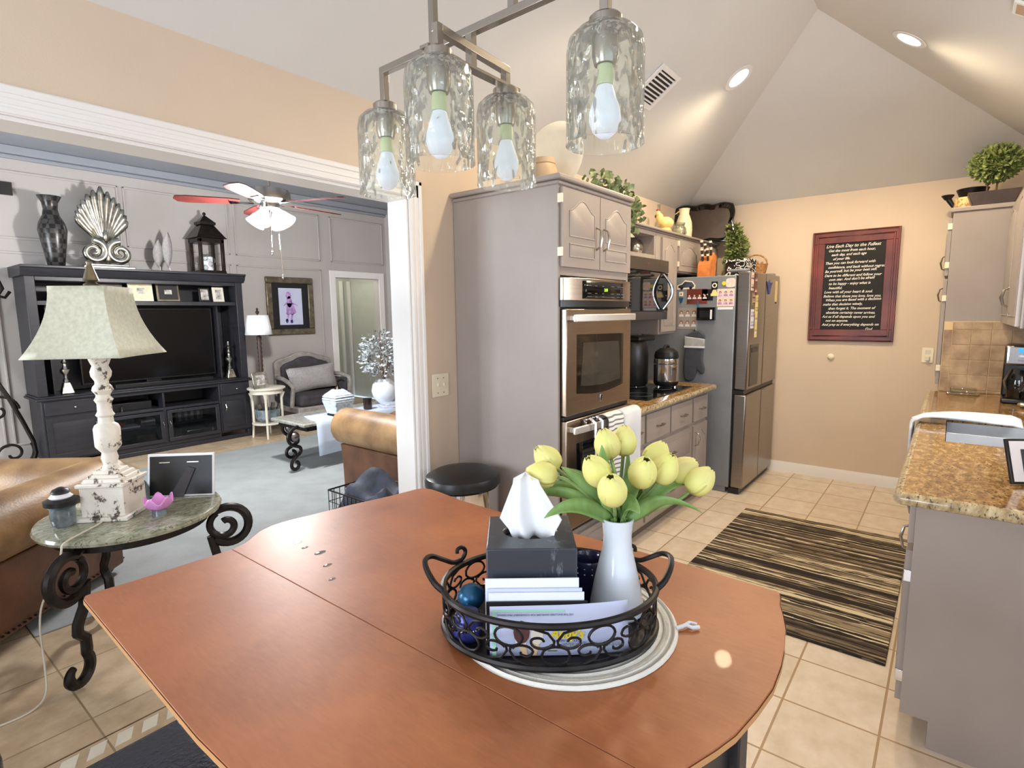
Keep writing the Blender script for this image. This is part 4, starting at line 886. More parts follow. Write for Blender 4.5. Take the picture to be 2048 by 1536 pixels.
MB(Mf).lathe([(0, 0), (.06, 0), (.062, .03), (.078, .10), (.055, .16), (.05, .175), (0, .175)], (0, -.05, .032), 24).build('carafe', 'bglass', t)
t = thing('butter_dish', 'low clear glass dish in front of the tile splash', 'dish', (4.78, -.08, .9145))
MB(fr((4.80, -.09, .915), -8)).box((-.05, -.085, 0), (.05, .085, .012)).build('base', 'cglass', t, bevel=.004); MB(fr((4.80, -.09, .928), -8)).box((-.035, -.07, 0), (.035, .07, .035)).build('cover', 'cglass', t, bevel=.01)
t = thing('silver_scoop', 'small silver scoop lying by the coffee maker', 'scoop', (4.30, -.40, .9145)); MB().ball((4.33, -.38, .934), (.035, .05, .02)).build('bowl', 'silver', t); MB().tube([(4.33, -.42, .938), (4.30, -.50, .945)], .006, 8).build('handle', 'silver', t)
t = thing('picture_frame', 'black framed photo with white mat standing at the near counter edge', 'picture frame', (2.47, -.24, .915)); Mf = Matrix.Translation((2.455, -.245, .916)) @ Matrix.Rotation(R(-56), 4, 'Z') @ Matrix.Rotation(R(-18), 4, 'X')
MB(Mf).box((-.07, -.012, 0), (.13, 0, .15)).build('frame', 'black', t, bevel=.002); MB(Mf).box((-.062, -.0135, .008), (.122, -.011, .142)).build('mat', 'paper', t); MB(Mf).box((-.03, -.0145, .035), (.09, -.0128, .115)).build('photo', 'navyfab', t)
MB(Mf).tube([(.03, .005, .10), (.03, .07, .03)], .006, 6).build('easel', 'black', t)
# on the pantry
t = thing('planter', 'dark brown planter with a leafy green ball topiary on the pantry', 'plant', (5.1, -.16, 2.176))
b = MB(); b.prism([(-.055, 2.177), (-.265, 2.177), (-.30, 2.275), (-.02, 2.275)], 5.0, 5.16, 'yz'); b.build('trough', 'dbrown', t, bevel=.004)
MB().box((5.01, -.29, 2.255), (5.15, -.03, 2.27)).build('soil', 'bark', t)
for y in (-.12, -.17): MB().tube([(5.08, y, 2.26), (5.08, y - .005, 2.40), (5.08, y - .02, 2.48)], .006, 6).build('stem', 'bark', t)
b = MB(); foliage(b, (5.08, -.16, 2.46), (.10, .135, .105), 1500, .035, 9); b.build('foliage', 'boxwood', t, flat=True)
t = thing('watering_can', 'black and floral watering can on the left of the pantry top', 'watering can', (5.2, .0, 2.176))
MB().lathe([(0, 0), (.075, 0), (.078, .01), (.068, .11), (0, .11)], (5.14, -.015, 2.177) if 0 else (5.30, -.02, 2.177), 28).build('body', 'floral', t)
MB().lathe([(.07, 0), (.078, .012), (.095, .055), (.090, .058), (.065, .03), (.0, .03)], (5.30, -.05, 2.288), 28).build('rim', 'black', t)
MB().tube([(5.30, .045, 2.22), (5.30, .085, 2.29)], [.012, .018], 10).lathe([(.018, 0), (.04, .03), (.038, .034), (0, .03)], (5.30, .09, 2.285), 18).build('spout', 'black', t)
# ---- rug
solo(MB().box((2.66, .12, .0005), (4.27, 1.13, .010)), 'runner_rug', 'dark brown striped rug on the kitchen tiles', 'rug', 'rug', (3.4, .6, .0), bevel=.003)

# ---- ceiling fittings
sl = .66; na = math.degrees(math.atan(sl))
def slopeM(x, y, left=True):
    z = zc + sl * ((YL - y) if left else (y - YR)); rot = Matrix.Rotation(R(-na if left else na), 4, 'X')
    return Matrix.Translation((x, y, z)) @ rot
for i, (x, y, lf, lb) in enumerate(((4.10, 1.256, True, 'round lit downlight in the left ceiling slope beside the hip line'), (4.13, .31, False, 'round lit downlight in the right ceiling slope'))):
    Ml = slopeM(x, y, lf); t = thing('recessed_light', lb, 'ceiling light', Ml.translation, 'recessed ceiling lights')
    MB(Ml).lathe([(.070, -.004), (.098, -.004), (.10, -.0005), (.07, -.0005), (.07, -.004)], n=32, cap=False).build('trim_ring', 'white', t)
    MB(Ml).lathe([(0, -.002), (.068, -.002), (.068, -.0008), (0, -.0008)], n=32).build('lamp_face', 'can', t)
    p = Ml @ Vector((0, 0, -.09)); spot('downlight', p, 62)
spot('downlight', (2.55, 1.25, 2.93), 30); spot('downlight', (2.55, .33, 2.93), 30)  # two lamps above the view, no fitting built, added to brighten the kitchen
Mv = slopeM(3.41, 1.545); t = thing('air_vent', 'white slatted air vent in the left ceiling slope', 'vent', Mv.translation)
b = MB(Mv); w, h = .135, .13
for a, c in (((-w, -h), (w, -h + .03)), ((-w, h - .03), (w, h)), ((-w, -h + .03), (-w + .03, h - .03)), ((w - .03, -h + .03), (w, h - .03))): b.box((a[0], a[1], -.012), (c[0], c[1], -.0005))
b.build('frame', 'white', t, bevel=.002); MB(Mv).box((-w + .03, -h + .03, -.002), (w - .03, h - .03, -.0006)).build('duct', 'ventd', t)
b = MB(Mv)
for i in range(8): y = -h + .040 + i * .0245; b.box((-w + .03, y, -.010), (w - .03, y + .009, -.003))
b.build('louvres', 'white', t)
Mv = slopeM(3.30, -.13, False); t = thing('air_vent', 'tan ceiling vent at the upper right corner of the view', 'vent', Mv.translation); MB(Mv).box((-.06, -.16, -.012), (.06, .02, -.0005)).build('frame', 'white', t, bevel=.002); MB(Mv).box((-.045, -.145, -.0135), (.045, .005, -.012)).build('grille', 'tand', t)

# ============================================================ dining corner
TZ = .91
t = thing('dining_table', 'brown wood dining table with bowed ends and black legs', 'table', (.75, .8, 0))
LA = [(.6055, 1.401), (.50, 1.405), (.40, 1.408), (.318, 1.417), (.303, 1.414), (.297, 1.40), (.278, .80), (.290, .20), (.300, .186), (.318, .190), (.6055, .246)]
LB = [(.6065, .246), (.644, .232), (.671, .222), (.701, .211), (.744, .198), (.815, .187), (.879, .181), (.947, .184), (1.004, .191), (1.063, .202), (1.115, .218), (1.155, .233), (1.184, .238), (1.203, .244), (1.208, .252), (1.208, .264), (1.211, .348), (1.217, .45), (1.216, .763), (1.221, 1.0), (1.226, 1.19), (1.244, 1.30), (1.248, 1.345), (1.240, 1.375), (1.220, 1.387), (1.117, 1.404), (.986, 1.437), (.90, 1.452), (.862, 1.459), (.80, 1.470), (.753, 1.473), (.715, 1.462), (.688, 1.444), (.645, 1.412), (.6065, 1.401)]
def leafmesh(P):
    return MB().prism(P, TZ - .0125, TZ - .0003, 'xy')
for P in (LA, LB):
    o = leafmesh(P).build('table_leaf', 'table', t, bevel=.0012)
    cx_ = sum(p[0] for p in P) / len(P); cy_ = sum(p[1] for p in P) / len(P); E_ = P[:-1] + [P[-1]]
    out = [(x + .0012 * (1 if x > cx_ else -1), y + .0012 * (1 if y > cy_ else -1)) for x, y in E_]; out[0] = (P[0][0], out[0][1]); out[-1] = (P[-1][0], out[-1][1])
    MB().surf([[(x, y, z) for x, y in out] for z in (TZ - .0130, TZ - .0025)]).build('edge_band', 'edgeband', o)
MB().box((.58, .22, .80), (.82, 1.27, TZ - .0127)).build('apron', 'bwood', t, bevel=.004)
for x, ys in ((.56, (.205, 1.24)), (.795, (.205, 1.24))):
    for y in ys: MB().frust((x + .021, y + .021), (.021, .021), (.022, .022), 0, TZ - .0128).build('leg', 'bwood', t, bevel=.003)
for i, (x, y, r_, lb) in enumerate(((.73, 1.303, .010, 'farthest small water drop on the bare far end of the brown table'), (.725, 1.259, .007, 'second farthest water drop on the brown table'), (.731, 1.20, .012, 'elongated water drop in the middle of the drops on the brown table'), (.702, 1.124, .009, 'fourth water drop counting from the far table edge'), (.668, 1.054, .007, 'water drop nearest the table seam end of the trail'))):
    solo(MB().lathe([(0, 0), (r_, 0), (r_ * .7, .0008), (0, .001)], (x, y, TZ), 14, 1.3, .8), 'water_drop', lb, 'water', 'cglass', (x, y, TZ), 'water drops on the table')
# stools
def stool(x0, y0, x1, y1, label, h=.62):
    t = thing('counter_stool', label, 'stool', ((x0 + x1) / 2, (y0 + y1) / 2, 0), 'black leather stools around the table')
    MB().box((x0, y0, h - .075), (x1, y1, h)).build('seat', 'bleather', t, bevel=.02, seg=4)
    MB().box((x0 + .03, y0 + .03, h - .11), (x1 - .03, y1 - .03, h - .076)).build('seat_rail', 'bwood', t)
    for a in (x0 + .05, x1 - .05):
        for c in (y0 + .05, y1 - .05): MB().frust((a, c), (.017, .017), (.02, .02), 0, h - .111).build('leg', 'bwood', t)
    b = MB()
    for c in (y0 + .05, y1 - .05): b.box((x0 + .05, c - .012, .20), (x1 - .05, c + .012, .23))
    b.build('stretcher', 'bwood', t)
stool(.02, .86, .425, 1.292, 'black leather stool pushed under the left end of the brown table')
stool(-.28, 1.455, .150, 1.86, 'black leather stool edge in the lower left corner by the mosaic floor strip')
stool(.62, .275, .965, .62, 'black leather stool under the near side of the table behind the white bag')
t = thing('shopping_bag', 'pale blue bag with purple printed stripe under the table edge beside the black leg', 'bag', (.86, .325, .62)); Mg = fr((.862, .325, .6205), -12)
b = MB(Mg); b.prism([(-.10, 0), (.10, 0), (.085, .150), (.0, .158), (-.085, .150)], -.045, .045); b.build('bag_body', 'dough', t, bevel=.008)
MB(Mg).box((.03, -.047, .02), (.055, -.0452, .14)).build('printed_stripe', 'purple', t)

# placemat
t = thing('placemat', 'round woven cream placemat under the iron tray', 'placemat', (.85, .55, TZ))
b = MB(); prof = [(0, 0)]
n = 22
for i in range(n):
    r0 = .212 * i / n; r1 = .212 * (i + 1) / n; prof += [(r0 + .001, .0035), ((r0 + r1) / 2, .0062), (r1 - .001, .0035)]
prof += [(.213, .001), (.212, 0)]
b.lathe(prof, (.850, .552, TZ + .0003), 56, 1.0, 1.0); b.build('braid', 'mat', t, angle=60)
b = MB(); b.tube([(.938, .362, TZ + .005), (.955, .35, TZ + .008), (.957, .338, TZ + .006), (.968, .330, TZ + .005)], .0035, 6).tube([(.945, .355, TZ + .006), (.968, .348, TZ + .008), (.976, .338, TZ + .004)], .003, 6); b.build('thread_end', 'wfab', t)
# iron tray
TB = TZ + .0075; TA, TBb = .198, .150
t = thing('wire_tray', 'oval wrought iron scroll tray with two handles on the table', 'tray', (.81, .56, TB)); Mt = fr((.81, .56, 0), -51.5)
N = 96
tab = []; acc = 0; prev = (TA, 0)
for i in range(721):
    a = 2 * math.pi * i / 720; p = (TA * math.cos(a), TBb * math.sin(a)); acc += math.hypot(p[0] - prev[0], p[1] - prev[1]); prev = p; tab.append(acc)
PER = acc
def ell(s):
    s %= PER; lo = 0; hi = 720
    while lo < hi:
        md = (lo + hi) // 2
        if tab[md] < s: lo = md + 1
        else: hi = md
    a = 2 * math.pi * lo / 720; return (TA * math.cos(a), TBb * math.sin(a))
def eli(k, z): return [(k * TA * math.cos(2 * math.pi * i / N), k * TBb * math.sin(2 * math.pi * i / N), z) for i in range(N)]
MB(Mt).tube(eli(1.0, TZ + .087), .0062, 8, True).build('rim', 'iron', t)
b = MB(Mt); b.tube(eli(1.0, TB + .007), .0068, 8, True); b.build('base_ring', 'iron', t)
b = MB(Mt); b.prism([(x, y) for x, y, z in eli(.99, 0)], TB + .0005, TB + .004, 'xy'); b.build('base_plate', 'iron', t)
b = MB(Mt); nm = 14; W = PER / nm; zb, zt = TB + .012, TZ + .082; H = zt - zb
def P2(s, z, ph): x, y = ell(s); return (x, y, z)
for q in range(nm):
    s0 = (q + .5) * W; up = q % 2 == 0
    def Z(z): return zb + z * H if up else zt - z * H
    cir = [P2(s0 + W * .30 * math.cos(a * math.pi / 10), Z(.27 + .26 * math.sin(a * math.pi / 10)), 0) for a in range(20)]
    b.tube(cir, .0024, 6, True)
    for sg in (-1, 1):
        pts = [P2(s0 + sg * W * .06, Z(.54), 0), P2(s0 + sg * W * .03, Z(.68), 0), P2(s0 + sg * W * .16, Z(.90), 0), P2(s0 + sg * W * .45, Z(1.0), 0)]
        b.tube(pts, .0024, 6)
        sp = [P2(s0 + sg * (W * .34 + W * r * math.cos(a)), Z(.66 + .80 * r * math.sin(a)), 0) for r, a in [(.27 - .19 * i / 16, math.radians(200 + 330 * i / 16)) for i in range(17)]]
        b.tube(sp, .0023, 6)
b.build('scrollwork', 'iron', t)
zr_ = TZ + .087
for sg in (-1, 1):
    L = [(-.195, -.03, zr_), (-.212, -.022, zr_ + .012), (-.230, .004, zr_ + .027), (-.236, .030, zr_ + .033), (-.226, .052, zr_ + .030), (-.205, .062, zr_ + .018), (-.186, .070, zr_ + .008), (-.170, .084, zr_ + .010), (-.164, .090, zr_ + .022), (-.170, .088, zr_ + .032), (-.179, .083, zr_ + .030), (-.180, .081, zr_ + .022)]
    b = MB(Mt); pts = []
    for i in range(len(L) - 1):
        p0 = Vector(L[max(0, i - 1)]); p1 = Vector(L[i]); p2 = Vector(L[i + 1]); p3 = Vector(L[min(len(L) - 1, i + 2)])
        for k in range(4):
            u = k / 4; pts.append(.5 * ((2 * p1) + (p2 - p0) * u + (2 * p0 - 5 * p1 + 4 * p2 - p3) * u * u + (3 * p1 - p0 - 3 * p2 + p3) * u ** 3))
    pts.append(Vector(L[-1])); b.tube([(-sg * p.x if sg > 0 else p.x, p.y, p.z) for p in pts], [.0058 - .002 * i / len(pts) for i in range(len(pts))], 8)
    b.build('handle', 'iron', t)
IN = TB + .0045
# tissue box
t = thing('tissue_box', 'rubbed black square tissue box cover with tissue standing in the tray', 'tissue box', (.81, .56, IN)); cx, cy, hs, top = -.034, .024, .0805, 1.088
b = MB(Mt)
n = 28; outer = []; inner = []
for i in range(n):
    a = 2 * math.pi * i / n + math.pi / 4; c, s_ = math.cos(a), math.sin(a); k = max(abs(c), abs(s_)); outer.append((cx + hs * c / k, cy + hs * s_ / k)); inner.append((cx + .050 * c, cy + .036 * s_))
rows = [[(x, y, IN) for x, y in outer], [(x, y, top) for x, y in outer], [(x, y, top) for x, y in inner], [(x, y, top - .012) for x, y in inner]]
b.surf(rows, closed=True); b.build('cover', 'tbox', t, bevel=.0025)
MB(Mt).prism(inner, top - .016, top - .013, 'xy').build('slot_dark', 'black', t)
b = MB(Mt); rows = []; cols = 26
for j in range(12):
    v = j / 11; r = []
    for i in range(cols):
        u = i / (cols - 1) * 2 - 1
        wid = (.036 + .022 * v / .27) if v < .27 else (.058 - .034 * (v - .27) / .58 if v < .85 else .024 * max(0, 1 - ((v - .85) / .15) ** 2) ** .5 + .001)
        x = cx + .004 + u * wid - .012 * v; z = top - .012 + .124 * v + (.0 if v < .05 else .010 * (1 - v) * abs(u))
        y = cy - .004 + (.009 * math.sin(u * 4.6 + .5) + .005 * math.sin(u * 9 + 1 + v * 2)) * (1 - .5 * v) - .010 * (u * u) + .018 * v
        r.append((x, y, z))
    rows.append(r)
b.surf(rows); b.build('tissue', 'tissue', t, solid=.0012, angle=180)
# mail
def sheet(name, label, x0, x1, y, zt, lean, mt, cat='envelope', th=.0022, group='mail standing in the tray'):
    b = MB(Mt); b.prism([(y - lean, IN), (y - lean + th, IN), (y + th, zt), (y, zt)], x0, x1, 'yz'); return solo(b, name, label, cat, mt, (.81, .56, IN), group, flat=True)
sheet('envelope', 'white envelope with dashed upper line, tallest and rearmost of the mail in the tray', -.116, .047, -.0745, 1.042, .002, 'paper')
sheet('envelope', 'pale lilac envelope just in front of the tallest one in the tray', -.112, .052, -.0800, 1.026, .0025, 'bluepaper')
sheet('envelope', 'white envelope in the middle of the mail in the tray', -.110, .055, -.0845, 1.021, .004, 'paper')
sheet('folder', 'black edged folder right behind the printed mailer in the tray', -.114, .060, -.0900, 1.008, .006, 'black', 'folder')
t = thing('mailer', 'pale blue printed mailer with ice cream cones at the tray front', 'mail', (.81, .56, IN), 'mail standing in the tray')
yt, le, zt_ = -.094, .018, 1.002
def mrow(x): return -.006 * max(0, (x - .02) / .11) ** 2 * -1.6
b = MB(Mt); rows = [[], []]
for i in range(15):
    x = -.108 + .238 * i / 14; d = .012 * max(0, (x - .0) / .13) ** 2
    rows[0].append((x, yt - le + d, IN + .001)); rows[1].append((x, yt + d, zt_ + .003 * i / 14))
b.surf(rows); b.build('sheet', 'bluepaper', t, solid=.001)
hh = zt_ - IN; tl = math.degrees(math.atan2(le, hh))
Mm = Mt @ Matrix.Translation((0, yt - le - .0012, IN)) @ Matrix.Rotation(R(-tl), 4, 'X')
def art(pn, mt, fn):
    b = MB(Mm); fn(b); b.build(pn, mt, t, flat=True)
art('mint_border', 'mint', lambda b: b.box((-.104, -.0007, .002), (-.097, 0, hh - .003)).box((-.097, -.0007, hh - .007), (.02, 0, hh - .003)))
art('cone_print', 'cone', lambda b: b.prism([(-.062, .024), (-.048, .022), (-.044, .002), (-.052, .002)], -.0008, 0).prism([(-.036, .030), (-.020, .030), (-.030, .002), (-.038, .002)], -.0008, 0))
art('vanilla_scoop', 'van', lambda b: b.prism([(-.028 + .011 * math.cos(k * .524), .034 + .014 * math.sin(k * .524)) for k in range(12)], -.0009, 0).prism([(-.055 + .010 * math.cos(k * .524), .026 + .010 * math.sin(k * .524)) for k in range(12)], -.0009, 0))
art('chocolate_scoop', 'chocp', lambda b: b.prism([(-.054 + .014 * math.cos(k * .524), .040 + .019 * math.sin(k * .524)) for k in range(12)], -.001, 0))
TX = Matrix.Rotation(R(90), 4, 'X')
art('red_roof_mark', 'redp', lambda b: b.prism([(.010, .044), (.032, .042), (.024, .052), (.016, .053)], -.0009, 0))
art('script_logo', 'yel', lambda b: b.text("Andy's", .021, Matrix.Translation((-.006, -.0016, .030)) @ TX, .0003, shear=.3, wt=.0007))
art('logo_subtitle', 'blueb', lambda b: b.text('FROZEN CUSTARD', .0055, Matrix.Translation((-.002, -.0016, .0235)) @ TX, .0002))
UP = Matrix.Rotation(R(180), 4, 'Y')
art('heading_print', 'ink', lambda b: b.text('Renew your registration', .0108, Matrix.Translation((.120, -.0026, .016)) @ TX @ Matrix.Rotation(R(180), 4, 'Z') @ Matrix.Translation((0, -.006, 0)), .0002))
art('small_print', 'ink', lambda b: b.text('USE THE ENCLOSED ENVELOPE FOR CONVENIENT PROCESSING', .0045, Matrix.Translation((.035, -.0009, hh - .014)) @ TX @ Matrix.Rotation(R(180), 4, 'Z') @ Matrix.Translation((0, -.004, 0)), .0002))
art('green_text', 'ivy', lambda b: b.box((-.010, -.0008, .014), (.012, 0, .017)).box((-.010, -.0008, .008), (.006, 0, .010)))
# small jars in the tray
t = thing('candle_jar', 'dark navy glass candle jar behind the white vase in the tray', 'candle', (.81, .56, IN)); cj = (.087, .096, IN)
MB(Mt).lathe([(0, 0), (.026, 0), (.030, .01), (.031, .06), (.034, .076), (.032, .08), (.028, .074), (.027, .05), (0, .048)], cj, 26).build('glass', 'navy', t)
b = MB(Mt)
for i in range(26): a = 2 * math.pi * i / 13; b.ball((cj[0] + .0315 * math.cos(a), cj[1] + .0315 * math.sin(a), cj[2] + .055 + .012 * (i // 13)), .0016, 6)
b.build('white_dots', 'paper', t)
t = thing('trinket_tin', 'glossy dark blue round tin at the left end of the tray', 'tin', (.81, .56, IN)); MB(Mt).lathe([(0, 0), (.022, 0), (.027, .012), (.027, .034), (.02, .048), (0, .053)], (-.150, -.052, IN), 22).build('body', 'bluem', t)
MB(Mt).lathe([(.0262, 0), (.0285, .003), (.0262, .006)], (-.150, -.052, IN + .020), 22).build('band', 'chrome', t)
t = thing('metal_ball', 'teal blue metal ornament behind the dark blue tin in the tray', 'ornament', (.81, .56, IN)); MB(Mt).ball((-.148, .014, IN + .041), (.027, .027, .024)).build('ball', 'teal', t); MB(Mt).lathe([(.02, 0), (.012, .012), (.012, .02)], (-.148, .014, IN), 18).build('foot', 'black', t)
# vase and tulips
VX, VY = .914, .473
t = thing('vase', 'tall white porcelain vase holding yellow tulips in the tray', 'vase', (VX, VY, IN))
MB().lathe([(0, 0), (.047, 0), (.0515, .006), (.051, .022), (.044, .060), (.035, .100), (.0275, .135), (.0268, .155), (.029, .178), (.0315, .190), (.0285, .190), (.0255, .175), (.0235, .150), (.03, .10), (.042, .03), (0, .01)], (VX, VY, IN), 40).build('body', 'porc', t)
BLOOMS = [(0.882, 0.613, 1.211), (0.845, 0.600, 1.190), (0.855, 0.486, 1.214), (0.825, 0.438, 1.196), (0.981, 0.496, 1.244), (0.941, 0.512, 1.243), (0.906, 0.42, 1.211), (1.008, 0.439, 1.216), (0.96, 0.401, 1.208), (1.038, 0.396, 1.188), (1.027, 0.358, 1.176)]
AX = [(-.45, .55, .75), (-.55, .75, .15), (-.45, .35, .9), (-.40, -.1, .85), (.15, .02, 1), (-.12, .25, 1), (-.25, -.35, .9), (.30, -.28, .75), (.10, -.35, .75), (.42, -.50, .45), (.40, -.55, .75)]
TIPS = [(0.788, 0.555, 1.130), (0.840, 0.645, 1.136), (0.865, 0.569, 1.206), (0.9, 0.501, 1.251), (0.984, 0.488, 1.226), (0.897, 0.640, 1.140), (0.961, 0.448, 1.207), (1.023, 0.427, 1.171), (0.839, 0.464, 1.160), (1.044, 0.380, 1.160), (0.966, 0.330, 1.136), (0.926, 0.585, 1.185), (0.857, 0.455, 1.235), (0.86, 0.402, 1.150), (1.02, 0.42, 1.12), (1.04, 0.53, 1.14)]
LBL = ['upper left yellow tulip leaning over the tissue', 'lowest left yellow tulip, nearest the tissue', 'yellow tulip at centre left in front of the striped towel', 'lowest middle yellow tulip above the vase mouth', 'upright yellow tulip at top right of the centre pair', 'upright yellow tulip at top left of the centre pair', 'yellow tulip right of the vase axis, open tip facing forward', 'yellow tulip highest in the right hand cluster', 'broad yellow tulip in the middle of the right hand cluster', 'yellow tulip pointing right behind the right hand cluster', 'rightmost yellow tulip beside the fridge base']
mouth = Vector((VX, VY, IN + .188))
def bez(p0, p1, p2, n=12): return [p0 * (1 - u) ** 2 + p1 * 2 * u * (1 - u) + p2 * u * u for u in [i / n for i in range(n + 1)]]
def leafsurf(b, p0, p1, p2, W, tw):
    P = bez(p0, p1, p2, 14); rows = []
    for i, p in enumerate(P):
        u = i / 14; tdir = (P[min(14, i + 1)] - P[max(0, i - 1)]).normalized(); sd = tdir.cross(Vector((math.cos(tw), math.sin(tw), .6))).normalized(); up = sd.cross(tdir)
        w = W * (math.sin(math.pi * min(1, .10 + u * .90)) ** .75) * (1 - .25 * u) if u < 1 else .0004
        rows.append([tuple(p + sd * (w * q) + up * (abs(q) ** 1.6 * w * .45)) for q in (-1, -.5, 0, .5, 1)])
    b.surf(rows)
li = [0, 1, 2, 3, 4, 5, 6, 7, 8, 9, 10, 11, 12, 13, 14, 15]; rr = random.Random(3)
for i, (bp, ax) in enumerate(zip(BLOOMS, AX)):
    t = thing('tulip', LBL[i], 'tulip', (VX, VY, IN + .02), 'yellow tulips in the white vase'); bp = Vector(bp); a = Vector(ax).normalized()
    s0 = Vector((VX, VY, IN + .10)) + Vector((.012 * math.cos(i * 2.4), .012 * math.sin(i * 2.4), 0)); s1 = mouth + Vector((.013 * math.cos(i * 2.4), .013 * math.sin(i * 2.4), 0))
    base = bp - a * .030
    mid = (s1 + base) / 2 + Vector((0, 0, .012)); MB().tube([s0, s1] + bez(s1, base - a * .035 if (base - a * .035 - s1).length > .02 else mid, base, 8)[1:], .0036, 8).build('stem', 'stem', t)
    z = a; x = z.orthogonal().normalized(); y = z.cross(x); b = MB(Matrix((x, y, z)).transposed().to_4x4()); b.M.translation = base; L = .062; Rm = .0255
    for ring, (k0, ph) in enumerate(((1.0, 0), (.93, 60))):
        for q in range(3):
            c = R(ph + 120 * q + i * 23); rows = []
            for j in range(10):
                v = j / 9; rad = Rm * k0 * (math.sin(math.pi * (.13 + .825 * v)) ** .70 if j else .18); span = R(72) * (1 if v < .80 else max(.3, 1 - .7 * ((v - .80) / .20) ** 1.6)); 
                rows.append([(rad * math.cos(c + span * u) * (1.03 if abs(u) < .5 else 1), rad * math.sin(c + span * u), L * v * (1 - .04 * abs(u))) for u in (-1, -.66, -.33, 0, .33, .66, 1)])
            b.surf(rows)
    b.build('bloom', 'yellow', t, solid=.0012, angle=60)
    for j in ([i] if i >= 5 else [i, i + 11]):
        tp = Vector(TIPS[j]); s2 = mouth + (tp - mouth) * .10 + Vector((0, 0, -.006)); hz = Vector((tp.x - mouth.x, tp.y - mouth.y, 0)); up = .05 if tp.z < 1.18 else .015
        b = MB(); leafsurf(b, s2, (s2 + tp) / 2 + Vector((0, 0, up)), tp, .0165 + .004 * rr.random(), rr.uniform(0, 6)); b.build('leaf', 'leaf', t, solid=.001, angle=90)

# ---- trash can
t = thing('trash_can', 'chrome trash can with black lid beside the tall oven cabinet', 'trash can', (1.975, 1.885, 0))
b = MB(); b.lathe([(.150, .03), (.155, .05), (.158, .635), (.152, .640)], (1.975, 1.895, 0), 44, 1.22, 1.12); b.build('body', 'chrome', t)
MB().lathe([(0, .0), (.152, .0), (.155, .03), (.15, .034), (0, .034)], (1.975, 1.895, 0), 40, 1.22, 1.12).build('base', 'black', t)
MB().lathe([(.156, .641), (.163, .646), (.164, .668), (.158, .690), (.13, .708), (.07, .717), (0, .719)], (1.975, 1.895, 0), 44, 1.22, 1.12).build('lid', 'black', t)
MB().box((1.80, 1.70, .012), (1.86, 1.745, .03)).build('pedal', 'black', t, bevel=.004)

# ---- pendant light
PXm, PYm = .948, .852
t = thing('pendant_chandelier', 'brushed nickel chandelier with four hammered glass shades over the table', 'chandelier', (PXm, PYm, 1.8)); zk, zx = 2.098, 2.062; sq = .0085
ends = [(.951, 1.150, zk), (.835, .842, zx), (1.072, .860, zx), (.938, .522, zk)]
b = MB(); b.tube([(.951, 1.150 + sq, zk), (.938, .522 - sq, zk)], sq, sq=True); b.build('main_bar', 'nickel', t, bevel=.0015)
b = MB(); b.tube([(.835 - sq, .842, zx), (1.072 + sq, .860, zx)], sq, sq=True); b.build('cross_bar', 'nickel', t, bevel=.0015)
MB().box((.805, .838, 2.018), (1.10, .862, 2.024)).build('lower_bar', 'nickel', t)
MB().tube([(PXm - .003, PYm, zk), (PXm - .003, PYm, 2.02)], sq, sq=True).build('centre_post', 'nickel', t)
for y in (.965, .737): MB().tube([(.945, y, zk), (.945, y, 3.20)], sq * .9, sq=True).build('stem', 'nickel', t)
MB().box((.885, .55, 3.18), (1.005, 1.15, 3.205)).build('canopy', 'nickel', t, bevel=.004); MB().box((.93, .70, 3.205), (.96, 1.0, 3.34)).build('mounting_box', 'nickel', t)
for i, (x, y, z) in enumerate(ends):
    MB().tube([(x, y, z + sq), (x, y, 2.006)], sq, sq=True).build('drop_rod', 'nickel', t, bevel=.0015)
    MB().lathe([(0, 2.022), (.026, 2.022), (.030, 2.018), (.030, 2.002), (0, 2.002)], (x, y, 0), 24).build('cap', 'nickel', t)
    MB().lathe([(.024, 2.0), (.024, 1.955), (.020, 1.94), (0, 1.94)], (x, y, 0), 20).build('socket', 'nickel', t)
    s = MB().lathe([(.018, 1.9995), (.052, 1.996), (.066, 1.982), (.070, 1.96), (.070, 1.810), (.071, 1.803), (.0675, 1.803), (.067, 1.81), (.067, 1.958), (.063, 1.978), (.05, 1.992), (.018, 1.996)], (x, y, 0), 48); s.bm.faces.ensure_lookup_table(); s.build('glass_shade', 'hglass', t)
    MB().lathe([(.014, 1.939), (.016, 1.92), (.0155, 1.905), (0, 1.905)], (x, y, 0), 18).build('bulb_neck', 'socket', t)
    MB().lathe([(0, 1.904), (.014, 1.904), (.020, 1.885), (.028, 1.86), (.029, 1.845), (.022, 1.825), (.010, 1.815), (0, 1.813)], (x, y, 0), 22).build('bulb', 'bulb', t)

# ============================================================ living room
solo(MB().box((.50, 3.30, .0005), (4.9, 6.22, .006)), 'area_rug', 'large pale grey area rug in the living room', 'rug', 'lrug', (2.6, 4.7, 0), bevel=.004)
# ---- entertainment centre
F = 6.85; BK = 7.325
t = thing('entertainment_center', 'large black entertainment centre with hutch around the television', 'tv cabinet', (2.31, 7.08, 0))
b = MB()
for x0, x1 in ((1.30, 1.78), (2.96, 3.33)): b.box((x0, F, .09), (x1, BK, .70))
b.box((1.78, F + .01, .05), (2.96, BK, .10)).box((1.78, BK - .02, .10), (2.96, BK, .70)).box((1.78, F + .01, .46), (2.96, BK - .02, .49)).box((1.78, F + .01, .66), (2.96, BK - .02, .70)).box((2.355, F + .01, .10), (2.385, BK - .02, .46)).box((2.36, F + .02, .49), (2.38, BK - .02, .66)).box((1.78, F + .05, .27), (2.355, BK - .02, .285)).box((2.385, F + .05, .27), (2.96, BK - .02, .285))
b.build('base_carcass', 'bwood', t, bevel=.003)
for x in (1.28, 3.27):
    MB().box((x, F - .015, 0), (x + .08, F + .06, .09)).build('foot', 'bwood', t, bevel=.004)
